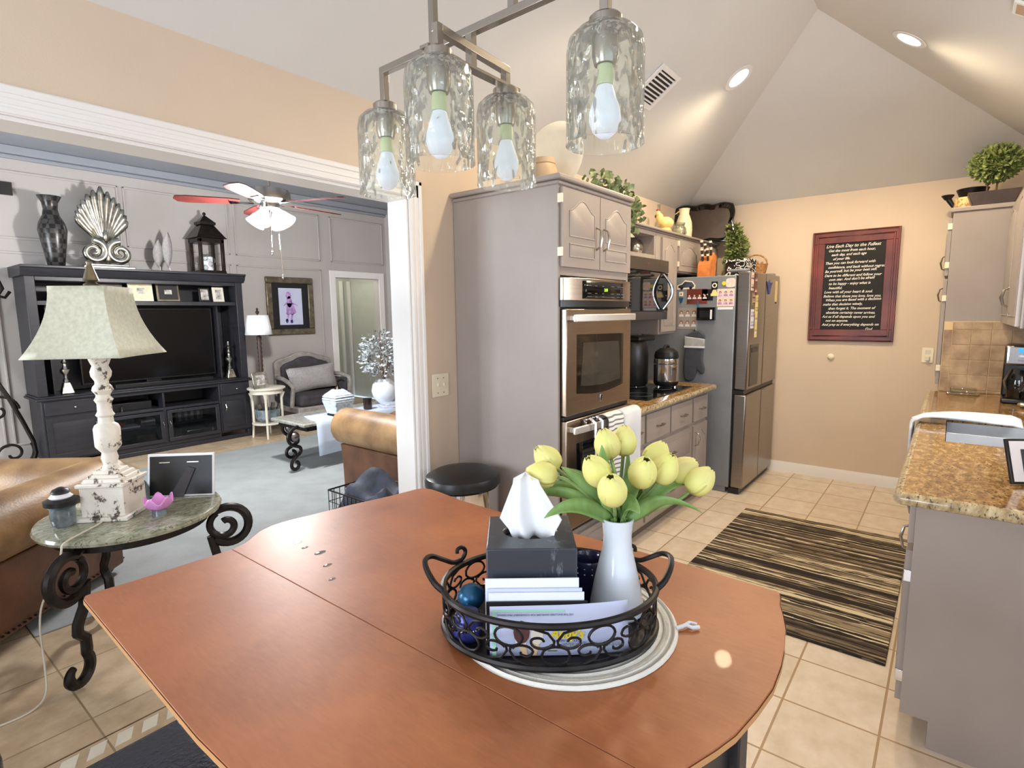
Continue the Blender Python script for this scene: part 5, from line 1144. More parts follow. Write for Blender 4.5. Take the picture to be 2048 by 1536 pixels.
MB().box((1.28, F - .005, .0), (3.35, F + .02, .05)).box((1.262, F - .025, .70), (3.368, BK, .722)).box((1.275, F - .012, .722), (3.355, BK, .738)).build('base_top', 'bwood', t, bevel=.006)
b = MB()
for x0, x1 in ((1.29, 1.37), (3.26, 3.34)): b.box((x0, F + .02, .739), (x1, BK, 1.90))
b.box((1.37, BK - .02, .739), (3.26, BK, 1.90)).box((1.37, F + .05, 1.625), (3.26, BK - .02, 1.67)).box((1.37, F + .03, 1.86), (3.26, BK - .02, 1.90)); b.build('hutch', 'bwood', t, bevel=.004)
for x0 in (1.45, 3.08): MB().box((x0, F + .18, .739), (x0 + .02, BK - .02, 1.625)).build('hutch_divider', 'bwood', t)
b = MB(); b.prism([(F + .02, 1.90), (F - .01, 1.93), (F - .03, 1.975), (F - .045, 1.98), (F - .045, 2.003), (BK, 2.003), (BK, 1.90)], 1.262, 3.368, 'yz'); b.build('cornice', 'bwood', t, bevel=.004)
for x0, x1, s_ in ((1.32, 1.76, 1), (2.98, 3.31, 0)):
    d = MB(fr((x0, F, .55))); w = x1 - x0; d.box((0, -.018, 0), (w, -.001, .135)); o = d.build('drawer', 'bwood', t, bevel=.004)
    MB().ball((x0 + w / 2 + .02, F - .03, .617), .012, 10).build('knob', 'silver', o)
    d = MB(fr((x0, F, .11))); d.box((0, -.018, 0), (w, -.001, .42)); raised(d, [(.05, .05), (w - .05, .05), (w - .05, .37), (.05, .37)], -.018, .02); o = d.build('door', 'bwood', t, bevel=.003)
    MB().tube([(x0 + (.04 if s_ == 0 else w - .04), F - .02, .36), (x0 + (.04 if s_ == 0 else w - .04), F - .04, .40), (x0 + (.04 if s_ == 0 else w - .04), F - .02, .44)], .005, 6).build('handle', 'silver', o)
for x0, hx in ((1.79, .545), (2.385, .02)):
    w = .565; d = MB(fr((x0, F + .008, .10))); d.box((0, -.02, 0), (w, -.001, .04)).box((0, -.02, .32), (w, -.001, .355)).box((0, -.02, .04), (.045, -.001, .32)).box((w - .045, -.02, .04), (w, -.001, .32)); o = d.build('glass_door', 'bwood', t, bevel=.003)
    MB(fr((x0, F + .008, .10))).box((.045, -.012, .04), (w - .045, -.008, .32)).build('pane', 'pane', o)
    MB(fr((x0, F + .008, .10))).tube([(hx, -.02, .17), (hx, -.04, .20), (hx, -.02, .23)], .005, 6).build('handle', 'silver', o)
# things inside
solo(MB().box((1.86, F + .15, .286), (2.16, F + .36, .305)), 'game_case', 'flat white box behind the left glass door of the tv cabinet', 'box', 'paper', (2.0, F + .2, .286), bevel=.003)
solo(MB().lathe([(0, 0), (.05, 0), (.075, .05), (.03, .055), (0, .06)], (1.98, F + .25, .306), 18), 'red_bowl', 'small red object on the flat white box in the tv cabinet', 'ornament', 'red', (1.98, F + .25, .306))
solo(MB().box((2.18, F + .18, .286), (2.32, F + .36, .36)), 'media_box', 'grey box on the right of the left cabinet bay', 'box', 'gfab', (2.25, F + .2, .286), bevel=.004)
solo(MB().box((2.12, F + .18, .101), (2.32, F + .36, .19)), 'storage_box', 'pale box on the bottom shelf of the left cabinet bay', 'box', 'gold', (2.22, F + .2, .101), bevel=.004)
for i in range(9):
    x = 2.52 + .034 * i; solo(MB().box((x, F + .16, .286), (x + .03, F + .34, .415 + .006 * (i % 3))), 'video_case', ['narrow pale case at the left end of the row in the tv cabinet', 'pale case second from the left of the row in the tv cabinet', 'pale case third from the left in the tv cabinet row', 'pale case just left of the middle of the tv cabinet row', 'pale case in the middle of the tv cabinet row', 'pale case just right of the middle of the tv cabinet row', 'pale case third from the right in the tv cabinet row', 'pale case second from the right in the tv cabinet row', 'narrow pale case at the right end of the row in the tv cabinet'][i], 'case', 'gfab' if i % 2 else 'gold', (x, F + .2, .286), 'video cases behind the right glass door', bevel=.002)
solo(MB().box((2.62, F + .12, .101), (2.93, F + .36, .165)), 'disc_player', 'bright silver player on the bottom shelf of the right cabinet bay', 'player', 'silver', (2.8, F + .2, .101), bevel=.004)
solo(MB().box((2.42, F + .16, .101), (2.58, F + .36, .19)), 'storage_box', 'dull green box left of the silver player in the tv cabinet', 'box', 'gold', (2.5, F + .2, .101), bevel=.004)
solo(MB().box((1.84, F + .12, .491), (2.28, F + .36, .575)), 'cable_box', 'dark receiver box in the open slot under the television', 'receiver', 'black', (2.06, F + .2, .491), bevel=.004)
t = thing('trinket', 'tiny silver stand in the open slot under the television', 'ornament', (2.02, F + .06, .491)); MB().lathe([(0, 0), (.02, 0), (.006, .008), (.006, .05), (.012, .06), (0, .065)], (1.98, F + .075, .491), 12).build('stem', 'silver', t)
# tv
t = thing('television', 'large flat black television inside the entertainment centre', 'television', (2.42, 7.12, .739))
MB().box((1.70, 7.09, .80), (3.05, 7.13, 1.60)).build('bezel', 'black', t, bevel=.004); MB().box((1.715, 7.087, .815), (3.035, 7.0895, 1.585)).build('screen', 'tvglass', t)
MB().box((2.0, 7.02, .7395), (2.75, 7.2, .752)).box((2.3, 7.10, .752), (2.45, 7.15, .81)).build('stand', 'black', t, bevel=.004)
solo(MB().box((1.95, 6.93, .7395), (2.95, 7.0, .785)), 'soundbar', 'slim black soundbar with a silver edge below the television', 'soundbar', 'black', (2.4, 6.97, .739), bevel=.006)
# candle holders
for x, lb in ((1.545, 'ornate silver candle holder at the left of the television'), (3.17, 'ornate silver candle holder at the right of the television')):
    t = thing('candle_holder', lb, 'candle holder', (x, 6.98, .739), 'silver candle holders beside the television')
    MB().frust((x, 6.98), (.055, .055), (.03, .03), .7395, .86).build('base', 'silver', t, bevel=.01)
    MB().lathe([(.025, .86), (.03, .88), (.015, .90), (.018, .93), (.042, .955), (.045, .985), (.02, 1.01), (.016, 1.04), (.03, 1.06), (.014, 1.085), (.02, 1.10), (.05, 1.125), (.03, 1.135), (.016, 1.15), (.012, 1.185), (0, 1.215)], (x, 6.98, 0), 18).build('stem', 'silver', t)
# frames on the hutch shelf
def pframe(x, y, z, w, h, border, label, fm, pm, mat2=None, tilt=-8, rot=0, group='framed photos on the hutch shelf'):
    t = thing('picture_frame', label, 'picture frame', (x, y, z), group); M_ = Matrix.Translation((x, y, z)) @ Matrix.Rotation(R(rot), 4, 'Z') @ Matrix.Rotation(R(tilt), 4, 'X')
    MB(M_).box((-w / 2, -.012, 0), (w / 2, .004, h)).build('frame', fm, t, bevel=.004)
    b2 = border
    if mat2: MB(M_).box((-w / 2 + .02, -.0135, .02), (w / 2 - .02, -.0115, h - .02)).build('mat', mat2, t)
    MB(M_).box((-w / 2 + b2, -.0148, b2), (w / 2 - b2, -.013, h - b2)).build('photo', pm, t)
    return t
pframe(2.01, 7.02, 1.672, .24, .225, .075, 'dark matted frame on the hutch shelf behind the lamp shade', 'black', 'photo', 'dbrown')
pframe(2.29, 7.00, 1.672, .235, .225, .08, 'pale cream square frame on the hutch shelf', 'cream', 'photo', 'milk')
pframe(2.56, 7.00, 1.672, .235, .21, .08, 'grey square frame right of the cream one on the hutch shelf', 'gold', 'photo', 'ventd')
pframe(2.95, 7.00, 1.672, .125, .165, .02, 'small dark frame with a white figure near the hutch end', 'black', 'photo')
pframe(3.11, 7.00, 1.672, .13, .175, .03, 'small white ornate frame at the right end of the hutch shelf', 'cream', 'photo')
solo(MB().box((1.50, 6.95, 1.672), (1.74, 7.10, 1.80)), 'white_box', 'white box on the hutch shelf behind the lamp shade', 'box', 'paper', (1.62, 7.02, 1.672), bevel=.004)
# on top of the entertainment centre
ZT = 2.004
t = thing('floor_vase', 'tall black lattice vase at the left end of the entertainment centre', 'vase', (1.59, 7.05, ZT))
MB().lathe([(0, 0), (.065, 0), (.07, .01), (.10, .22), (.118, .36), (.105, .43), (.07, .50), (.058, .56), (.065, .62), (.098, .685), (.085, .68), (.05, .60), (0, .58)], (1.59, 7.05, ZT), 30).build('body', 'lattice', t)
t = thing('peacock_sculpture', 'silver fan-shaped scroll sculpture on the entertainment centre', 'sculpture', (2.0, 7.05, ZT))
MB().box((1.79, 6.95, ZT), (2.25, 7.15, ZT + .03)).box((1.82, 6.97, ZT + .03), (2.20, 7.13, ZT + .05)).build('base', 'dsteel', t, bevel=.006)
for i in range(13):
    a = R(90 + (i - 6) * 6.6); L = (.60 - .040 * abs(i - 6) ) ; p0 = Vector((2.01, 7.05 - .012 * (6 - abs(i - 6)) / 6, ZT + .24)); d = Vector((math.cos(a), 0, math.sin(a))); sd = Vector((-math.sin(a), 0, math.cos(a))); rows = []
    for j in range(9):
        v = j / 8; w = (.012 + .036 * v) if v < .8 else .0408 * max(.05, 1 - ((v - .8) / .2) ** 2) ** .5
        rows.append([tuple(p0 + d * (L * v) + sd * (w * q) + Vector((0, -.02 * (1 - q * q) + .004 * abs(i - 6) - .03 * v * v, 0))) for q in (-1, -.5, 0, .5, 1)])
    MB().surf(rows).build('feather', 'silver', t, solid=.006)
b = MB()
for sg in (-1, 1):
    c = (2.01 + sg * .115, ZT + .17); b.tube([(x, 6.985, z) for x, z in spiral(c, .12, .012, 90 if sg < 0 else 90, 90 + sg * 560, 44)], [.042 - .022 * i / 44 for i in range(45)], 10)
b.ball((2.01, 6.99, ZT + .34), (.025, .025, .06)).ball((2.01, 6.985, ZT + .12), (.04, .03, .07)); b.build('scrolls', 'silver', t)
for x, h, lb in ((2.53, .36, 'shorter wire leaf ornament, left of the pair on the entertainment centre'), (2.63, .47, 'taller wire leaf ornament, right of the pair on the entertainment centre')):
    t = thing('leaf_ornament', lb, 'ornament', (x, 7.08, ZT), 'wire leaf ornaments')
    MB().lathe([(0, 0), (.03, 0), (.028, .012), (.006, .02), (.005, .06), (0, .06)], (x, 7.08, ZT), 14).build('base', 'silver', t)
    rows = []
    for j in range(10):
        v = j / 9; w = .052 * math.sin(math.pi * v) ** .8 + .0008; rows.append([(x + w * q + .02 * v * v - .01, 7.08 + .012 * abs(q), ZT + .05 + (h - .05) * v) for q in (-1, 0, 1)])
    MB().surf(rows).build('blade', 'gfab', t, solid=.002)
t = thing('lantern', 'dark metal lantern with pagoda roof on the entertainment centre', 'lantern', (3.04, 7.05, ZT)); c = (3.04, 7.05)
MB().frust(c, (.15, .15), (.145, .145), ZT, ZT + .035).build('base', 'bronze', t, bevel=.004)
b = MB()
for i in (-1, 1):
    for j in (-1, 1): b.box((c[0] + i * .125 - .018, c[1] + j * .125 - .018, ZT + .035), (c[0] + i * .125 + .018, c[1] + j * .125 + .018, ZT + .40))
b.box((c[0] - .143, c[1] - .143, ZT + .36), (c[0] + .143, c[1] + .143, ZT + .41)); b.build('cage', 'bronze', t, bevel=.004)
MB().frust(c, (.17, .17), (.155, .155), ZT + .41, ZT + .43).frust(c, (.155, .155), (.07, .07), ZT + .43, ZT + .57).frust(c, (.085, .085), (.09, .09), ZT + .57, ZT + .60).frust(c, (.085, .085), (.01, .01), ZT + .60, ZT + .68).ball((c[0], c[1], ZT + .70), .02, 10).build('roof', 'bronze', t)
b = MB(); r = random.Random(2)
for k in range(14): b.ball((c[0] + r.uniform(-.06, .06), c[1] + r.uniform(-.06, .06), ZT + .07 + .022 * (k // 2)), .035, 10)
b.build('glass_floats', 'cglass', t); MB().cyl(c, .055, ZT + .036, ZT + .20, 18).build('candle', 'paper', t)
# wall return grille, iron wall scroll
t = thing('return_grille', 'small dark wall grille high at the left of the far wall', 'grille', (1.2, 7.33, 2.76)); MB().box((1.02, 7.33, 2.70), (1.375, 7.349, 2.825)).build('frame', 'ventd', t, bevel=.003)
b = MB(); [b.box((1.04, 7.326, 2.715 + .02 * i), (1.36, 7.331, 2.722 + .02 * i)) for i in range(5)]; b.build('slat', 'black', t)
t = thing('iron_scroll_easel', 'large wrought iron scroll decoration standing left of the entertainment centre', 'wall decoration', (1.05, 7.2, 0)); b = MB(); Y = 7.15
b.tube([(.78, Y, 2.0), (.95, Y, 1.93), (1.16, Y, 1.85), (1.175, Y, 1.79), (1.12, Y, 1.70), (.98, Y, 1.56), (.90, Y, 1.42), (.93, Y, 1.20), (1.02, Y, .98), (1.12, Y, .74), (1.20, Y, .50), (1.265, Y, .28), (1.275, Y, .16), (1.23, Y, .0)], .019, 8)
b.build('main_stroke', 'iron', t)
b = MB(); b.tube([(x, Y, z) for x, z in spiral((1.03, .62), .16, .03, 0, 400, 36)], .013, 8); b.tube([(x, Y, z) for x, z in spiral((1.10, .18), .17, .025, 30, -520, 44)], .013, 8); b.tube([(x, Y, z) for x, z in spiral((.93, 1.72), .15, .03, 60, 380, 30)], .013, 8); b.tube([(.70, Y, .25), (.86, Y, .06), (1.05, Y, -.0 + .015), (1.20, Y, .05)], .014, 8); b.build('scroll', 'iron', t)
MB().tube([(1.12, Y, 1.72), (1.19, Y, 1.70), (1.23, Y, 1.76)], .014, 6).build('leaf_tip', 'iron', t); MB().tube([(.70, Y, .016), (1.25, Y, .016)], .016, 6).build('foot_bar', 'iron', t)
# ---- wall art, lamp, side table, armchair
t = thing('framed_picture', 'pewter framed watercolour of a girl in lilac on the far wall', 'picture', (4.24, 7.34, 1.63)); Mq = Matrix.Translation((4.235, 7.345, 1.628)); w, h = .355, .40
b = MB(Mq)
for (x0, z0), (x1, z1) in (((-w, -h), (w, -h + .085)), ((-w, h - .085), (w, h)), ((-w, -h + .085), (-w + .085, h - .085)), ((w - .085, -h + .085), (w, h - .085))): b.box((x0, -.035, z0), (x1, 0, z1))
b.build('frame', 'gold', t, bevel=.012); MB(Mq).box((-w + .08, -.016, -h + .08), (w - .08, -.004, h - .08)).build('mat', 'bin', t); MB(Mq).box((-.175, -.018, -.26), (.175, -.0155, .25)).build('paper', 'bluepaper', t)
b = MB(Mq)
def blob(cx, cz, rx, rz): b.prism([(cx + rx * math.cos(k * .524), cz + rz * math.sin(k * .524)) for k in range(12)], -.0195, -.0175)
blob(-.03, .15, .045, .05); blob(-.02, .06, .04, .08); b.prism([(-.06, .04), (.03, .04), (.08, -.09), (.03, -.12), (-.08, -.11)], -.0195, -.0175); b.prism([(-.06, .06), (-.11, .01), (-.10, .0), (-.05, .04)], -.0195, -.0175); b.prism([(.0, .06), (.10, .02), (.10, .0), (.02, .03)], -.0195, -.0175); b.prism([(-.06, -.11), (-.03, -.11), (-.05, -.20), (-.08, -.20)], -.0195, -.0175); b.prism([(.0, -.11), (.03, -.11), (.01, -.20), (-.02, -.20)], -.0195, -.0175); b.build('girl_figure', 'lil', t, flat=True)
b = MB(Mq); blob(-.07, -.205, .02, .03); blob(.0, -.215, .022, .025); b.build('shoe', 'blueb', t, flat=True)
TX_, TY_ = 3.42, 6.60
t = thing('half_round_table', 'cream round side table with a lower shelf beside the armchair', 'side table', (TX_, TY_, 0))
MB().lathe([(0, .60), (.205, .60), (.22, .605), (.22, .62), (.21, .625), (0, .625)], (TX_, TY_, 0), 32).build('top', 'cream', t); MB().lathe([(0, .55), (.19, .55), (.19, .60), (0, .60)], (TX_, TY_, 0), 32).build('apron', 'cream', t); MB().lathe([(0, .17), (.185, .17), (.19, .18), (.185, .19), (0, .19)], (TX_, TY_, 0), 32).build('lower_shelf', 'cream', t)
for k in range(4):
    a = R(225 + 90 * k + 12); x, y = TX_ + .165 * math.cos(a), TY_ + .165 * math.sin(a); MB().tube([(x + .02 * math.cos(a), y + .02 * math.sin(a), 0.001), (x, y, .2), (x, y, .48), (x + .015 * math.cos(a), y + .015 * math.sin(a), .56)], [.012, .015, .016, .03], 8).build('leg', 'cream', t)
t = thing('glass_basket', 'grey glass bowl of silver cards on the lower shelf of the cream table', 'bowl', (TX_, TY_, .19)); MB().lathe([(0, 0), (.09, 0), (.14, .05), (.145, .16), (.138, .16), (.13, .05), (0, .012)], (TX_, TY_, .191), 26).build('bowl', 'smoke', t)
for k in range(4): MB(Matrix.Translation((TX_ - .05 + .035 * k, TY_ - .02, .21)) @ Matrix.Rotation(R(-20 + 16 * k), 4, 'Y')).box((-.02, -.01, 0), (.02, .01, .22)).build('card', 'silver', t)
t = thing('table_lamp', 'tall dark turned lamp with a small white shade on the cream side table', 'lamp', (3.41, 6.68, .625)); c = (3.413, 6.68, 0)
MB().lathe([(0, .626), (.07, .626), (.075, .64), (.04, .67), (.025, .69)] + [(.022 + .007 * (i % 2), .70 + .027 * i) for i in range(20)] + [(.03, 1.24), (.012, 1.27), (.008, 1.30)], c, 18).build('stem', 'dbrown', t)
b = MB(); n = 12; rows = [[(c[0] + r_ * math.cos(2 * math.pi * i / n), c[1] + r_ * math.sin(2 * math.pi * i / n), z) for i in range(n)] for r_, z in ((.155, 1.268), (.140, 1.37), (.120, 1.505))]; b.surf(rows, closed=True); b.build('lamp_shade', 'wshade', t, solid=.003, angle=10)
MB().lathe([(.008, 1.30), (.006, 1.515), (.02, 1.53), (.022, 1.55), (.008, 1.565), (.016, 1.58), (0, 1.60)], c, 12).build('finial', 'dbrown', t)
pframe(3.31, 6.50, .626, .20, .20, .04, 'silver photo frame standing in front of the small lamp', 'silver', 'photo', None, -14, 8, None)
t = thing('armchair', 'dark velvet armchair with weathered carved frame against the far wall', 'armchair', (4.25, 6.95, 0)); Ma = fr((4.25, 6.93, 0), -4)
def backp(w, z0, z1): return [(-w, z0), (w, z0), (w, z1 - .13), (w - .05, z1 - .09), (w * .5, z1 - .05)] + [(w * .42 * math.cos(R(a)), z1 - .05 + .05 * math.sin(R(a))) for a in range(30, 151, 20)] + [(-w * .5, z1 - .05), (-w + .05, z1 - .09), (-w, z1 - .13)]
b = MB(Ma); b.prism(backp(.42, .40, .99), .20, .27); b.build('back_frame', 'gwood', t, bevel=.015); b = MB(Ma); b.prism(backp(.36, .42, .93), .12, .20); b.build('backrest', 'dfab', t, bevel=.03)
MB(Ma).box((-.37, -.38, .30), (.37, .16, .46)).build('seat', 'dfab', t, bevel=.05, seg=4); MB(Ma).box((-.41, -.40, .22), (.41, .24, .30)).build('seat_rail', 'gwood', t, bevel=.015)
for s_ in (-1, 1):
    MB(Ma).tube([(s_ * .40, .20, .66), (s_ * .43, -.05, .66), (s_ * .44, -.25, .62), (s_ * .42, -.30, .56), (s_ * .41, -.22, .30)], [.03, .028, .03, .028, .03], 10).build('arm', 'gwood', t); MB(Ma).box((s_ * .40 - .02, -.22, .30), (s_ * .40 + .02, .19, .62)).build('arm_panel', 'dfab', t, bevel=.012)
    for y in (-.36, .22): MB(Ma).tube([(s_ * .37, y, .24), (s_ * .38, y - .01, .12), (s_ * .36, y, .001)], [.035, .025, .02], 8).build('leg', 'gwood', t)
b = MB(Ma); n = 14; rows = []
def pillow(b, M4, w, h, th):
    for sg in (-1, 1):
        rows = []
        for i in range(n + 1):
            u = i / n * 2 - 1; r = []
            for j in range(n + 1):
                v = j / n * 2 - 1; q = (max(0, 1 - abs(u) ** 3) * max(0, 1 - abs(v) ** 3)) ** .6; pinch = 1 - .07 * (1 - abs(u * v)) * max(abs(u), abs(v))
                r.append(tuple(M4 @ Vector((u * w / 2 * pinch, sg * th / 2 * q + .008 * math.sin(u * 7 + v * 4) * q, v * h / 2 * pinch))))
            rows.append(r)
        b.surf(rows)
    return b
solo(pillow(MB(), Ma @ Matrix.Translation((.03, .03, .635)) @ Matrix.Rotation(R(-14), 4, 'X') @ Matrix.Rotation(R(-3), 4, 'Y'), .72, .34, .16), 'lumbar_pillow', 'grey oblong pillow resting on the dark armchair', 'pillow', 'gfab', (4.27, 6.96, .47), angle=180)
# ---- coffee table with runner
CX0, CX1, CY0, CY1, CZ = 2.80, 4.12, 4.75, 5.37, .47
t = thing('coffee_table', 'long grey marble coffee table on wrought iron scroll legs', 'coffee table', (3.46, 5.06, 0))
MB().box((CX0, CY0, CZ - .035), (CX1, CY1, CZ)).build('top', 'greymarble', t, bevel=.012, seg=3)
MB().box((CX0 + .06, CY0 + .05, CZ - .085), (CX1 - .06, CY1 - .05, CZ - .036)).build('iron_frame', 'iron', t)
def sleg(cx, cy, dx, dy, z1, parent, sc=1.0, rad=.017):
    d = Vector((dx, dy, 0)).normalized(); P = []
    L = [(-.06, z1 - .01), (.03, z1 - .02), (.095, z1 - .06), (.105, z1 - .12), (.07, z1 - .17), (.01, z1 - .195), (-.035, z1 - .22), (-.035, z1 - .265), (.01, z1 - .29), (.05, z1 - .315)]
    pr = []
    for i in range(len(L) - 1):
        p0, p1, p2, p3 = [Vector(L[max(0, min(len(L) - 1, i + q))]) for q in (-1, 0, 1, 2)]
        for k in range(4): u = k / 4; v = .5 * ((2 * p1) + (p2 - p0) * u + (2 * p0 - 5 * p1 + 4 * p2 - p3) * u * u + (3 * p1 - p0 - 3 * p2 + p3) * u ** 3); pr.append((v.x, v.y))
    low = [(u, z) for u, z in spiral((.03, .078), .062, .026, 70, -260, 18)]
    MB().ball(Vector((cx, cy, 0)) + d * .035 + Vector((0, 0, z1 - .10)), .052, 16).build('scroll_ball', 'dsteel', parent)
    pts = [Vector((cx, cy, 0)) + d * (u * sc) + Vector((0, 0, z)) for u, z in pr + low]
    return MB().tube(pts, rad, 8).build('leg', 'iron', parent)
for x, y, dx in ((CX0 - .02, CY0 + .10, -1), (CX0 + .20, CY1 - .08, -1), (CX1 + .02, CY0 + .10, 1), (CX1 + .02, CY1 - .08, 1)):
    sleg(x, y, dx, -.25 if y < 5 else .25, .45, t, 1.0, .017)
solo(MB().ball((CX0 - .045, CY0 + .20, .335), .075, 20), 'glass_ball', 'round dark glass ball caught in the upper scroll of the coffee table leg', 'ornament', 'smoke', (CX0, CY0 + .2, .3)) if 0 else None
b = MB(); rows = []
for i in range(17):
    u = i / 16; x = CX0 + .13 + (CX1 - CX0 - .13) * u; d = .004 * math.sin(u * 20)
    rows.append([(x + .012 + .02 * u, CY0 - .012 + d, .135 + .04 * u), (x + .006, CY0 - .014 + d, .28), (x, CY0 - .012, .42), (x, CY0 - .008, CZ - .012), (x, CY0 + .004, CZ + .006), (x + .02, CY0 + .12, CZ + .005), (x + .06, CY0 + .26, CZ + .005), (x + .10, CY0 + .38, CZ + .005)])
solo(MB().surf(rows), 'table_runner', 'pale blue runner draped over the front edge of the coffee table', 'table runner', 'cloth', (3.5, CY0, CZ), solid=.004)
ZR = CZ + .0085
t = thing('ginger_jar', 'blue and white ceramic jar with bronze finial on the runner', 'jar', (3.27, 4.86, ZR)); c = (3.275, 4.875)
b = MB(); b.box((c[0] - .085, c[1] - .085, ZR), (c[0] + .085, c[1] + .085, ZR + .02)); b.build('foot', 'bronze', t, bevel=.006)
MB().frust(c, (.085, .085), (.12, .12), ZR + .02, ZR + .16).frust(c, (.12, .12), (.118, .118), ZR + .16, ZR + .185).build('body', 'bluewhite', t, bevel=.018, seg=3); MB().frust(c, (.118, .118), (.11, .11), ZR + .188, ZR + .21).frust(c, (.11, .11), (.045, .045), ZR + .21, ZR + .27).build('lid', 'bluewhite', t, bevel=.014, seg=3)
b = MB(); b.lathe([(.04, 0), (.03, .02), (.012, .04), (.010, .09), (.016, .10), (0, .12)], (c[0], c[1], ZR + .265), 14).tube([(c[0], c[1], ZR + .35), (c[0] + .04, c[1], ZR + .36), (c[0] + .09, c[1], ZR + .34)], [.014, .016, .006], 8); b.build('finial', 'bronze', t)
t = thing('votive_candle', 'dark brown glass candle holder on the coffee table', 'candle', (3.66, 4.90, ZR)); MB().lathe([(0, 0), (.042, 0), (.046, .01), (.05, .12), (.046, .12), (.042, .10), (0, .09)], (3.665, 4.915, ZR), 22).build('glass', 'choc', t); MB().cyl((3.665, 4.915), .041, ZR + .088, ZR + .098, 18).build('wax', 'dbrown', t)
solo(MB(fr((3.93, 4.83, ZR), -20)).box((-.13, -.09, 0), (.13, .09, .022)), 'book', 'pale blue book, lower of the two on the coffee table', 'book', 'bluepaper', (3.93, 4.83, ZR), 'books on the coffee table', bevel=.003)
solo(MB(fr((3.945, 4.835, ZR + .0225), -14)).box((-.11, -.08, 0), (.11, .08, .018)), 'book', 'patterned book, upper of the two on the coffee table', 'book', 'bluewhite', (3.94, 4.83, ZR + .022), 'books on the coffee table', bevel=.003)
t = thing('flower_vase', 'round white vase with grey foliage on the coffee table', 'vase', (4.00, 5.06, CZ)); c = (4.03, 5.08, CZ + .0085)
MB().lathe([(0, 0), (.06, 0), (.07, .01), (.13, .07), (.148, .15), (.13, .23), (.08, .275), (.055, .29), (.05, .29), (.07, .27), (0, .2)], c, 32).build('body', 'porc', t)
b = MB(); r = random.Random(4)
for k in range(16):
    a = r.uniform(0, 6.28); L = r.uniform(.35, .62); q = r.uniform(.10, .32); b.tube([(c[0], c[1], c[2] + .27), (c[0] + q * .4 * math.cos(a), c[1] + q * .4 * math.sin(a), c[2] + .3 + L * .5), (c[0] + q * math.cos(a), c[1] + q * math.sin(a), c[2] + .28 + L)], .003, 5)
b.build('stems', 'bark', t)
b = MB(); foliage(b, (c[0] - .04, c[1], c[2] + .52), (.24, .22, .24), 420, .05, 11, .9); foliage(b, (c[0] - .06, c[1], c[2] + .70), (.20, .18, .14), 160, .05, 12, .8); b.build('foliage', 'pewterg', t, flat=True)
b = MB()
for k in range(26): b.ball((c[0] + r.uniform(-.25, .15), c[1] + r.uniform(-.2, .2), c[2] + r.uniform(.36, .85)), .010, 6)
b.build('berries', 'black', t)
# ---- sofas
def sofa(M, L, label, D=.95, H=.74):
    t = thing('leather_sofa', label, 'sofa', M.translation, 'tan leather sofas')
    def roll(y0, y1, zc_, r0, xw, nm, mt, xax=False, x0=0, x1=0): pass
    MB(M).box((.10, .10, .06), (L - .10, D - .06, .30)).build('seat_base', 'leather_d', t, bevel=.02)
    nC = 2; w = (L - .46) / nC
    for k in range(nC): MB(M).box((.23 + w * k + .004, .24, .30), (.23 + w * (k + 1) - .004, D - .02, .45)).build('seat_cushion', 'leather', t, bevel=.04, seg=4)
    def prof(r, h, base): return [(base, .05), (base - .005, .28), (base - .02, h - 2 * r + .01)] + [(base + .045 + r * math.cos(R(a)), h - r + r * math.sin(R(a))) for a in range(250, -61, -20)] + [(base + .13, h - 2 * r), (base + .13, .05)]
    P = prof(.15, H, .02); lo = P[:3] + P[-2:]; hi = P[3:-2]
    b = MB(M); b.prism(lo, .0, L, 'yz'); o = b.build('back', 'leather_d', t, bevel=.012, seg=3)
    b = MB(M); b.prism(hi, -.01, L + .01, 'yz'); b.build('back_roll', 'leather', o, bevel=.02, seg=3)
    for s_ in (0, 1):
        mx = lambda q: [((p[0]) if s_ == 0 else L - p[0], p[1]) for p in q]
        b = MB(M); b.prism(mx(lo), .0, D, 'xz'); o = b.build('arm', 'leather_d', t, bevel=.012, seg=3)
        b = MB(M); b.prism(mx(hi), -.005, D + .01, 'xz'); b.build('arm_roll', 'leather', o, bevel=.02, seg=3)
    b = MB(M)
    for k in range(int(L / .03)): b.ball((.02 + .03 * k, .012, .075), .007, 6)
    for k in range(int(D / .03)): b.ball((.012, .03 * k, .075), .007, 6)
    b.build('nailheads', 'bronze', t)
    for x in (.06, L - .06):
        for y in (.08, D - .08): MB(M).lathe([(.02, .001), (.035, .02), (.03, .05), (0, .05)], (x, y, 0), 12).build('foot', 'dbrown', t)
    return t
sofa(fr((2.615, 2.93, .0065)), 2.1, 'tan leather sofa with rolled arm beyond the white casing', D=.97, H=.73)
Ms_ = Matrix.Translation((.364, 3.213, .0065)) @ Matrix.Rotation(R(40), 4, 'Z') @ Matrix.Translation((-1.0, 0, 0))
sofa(Ms_, 1.86, 'tan leather sofa at the left behind the marble end table', D=.95, H=.70)
solo(pillow(MB(), Matrix.Translation((3.02, 3.52, .64)) @ Matrix.Rotation(R(70), 4, 'X') @ Matrix.Rotation(R(12), 4, 'Y'), .42, .40, .15), 'throw_pillow', 'copper satin pillow on the sofa beyond the white casing', 'pillow', 'satin', (3.0, 3.5, .55), angle=180)
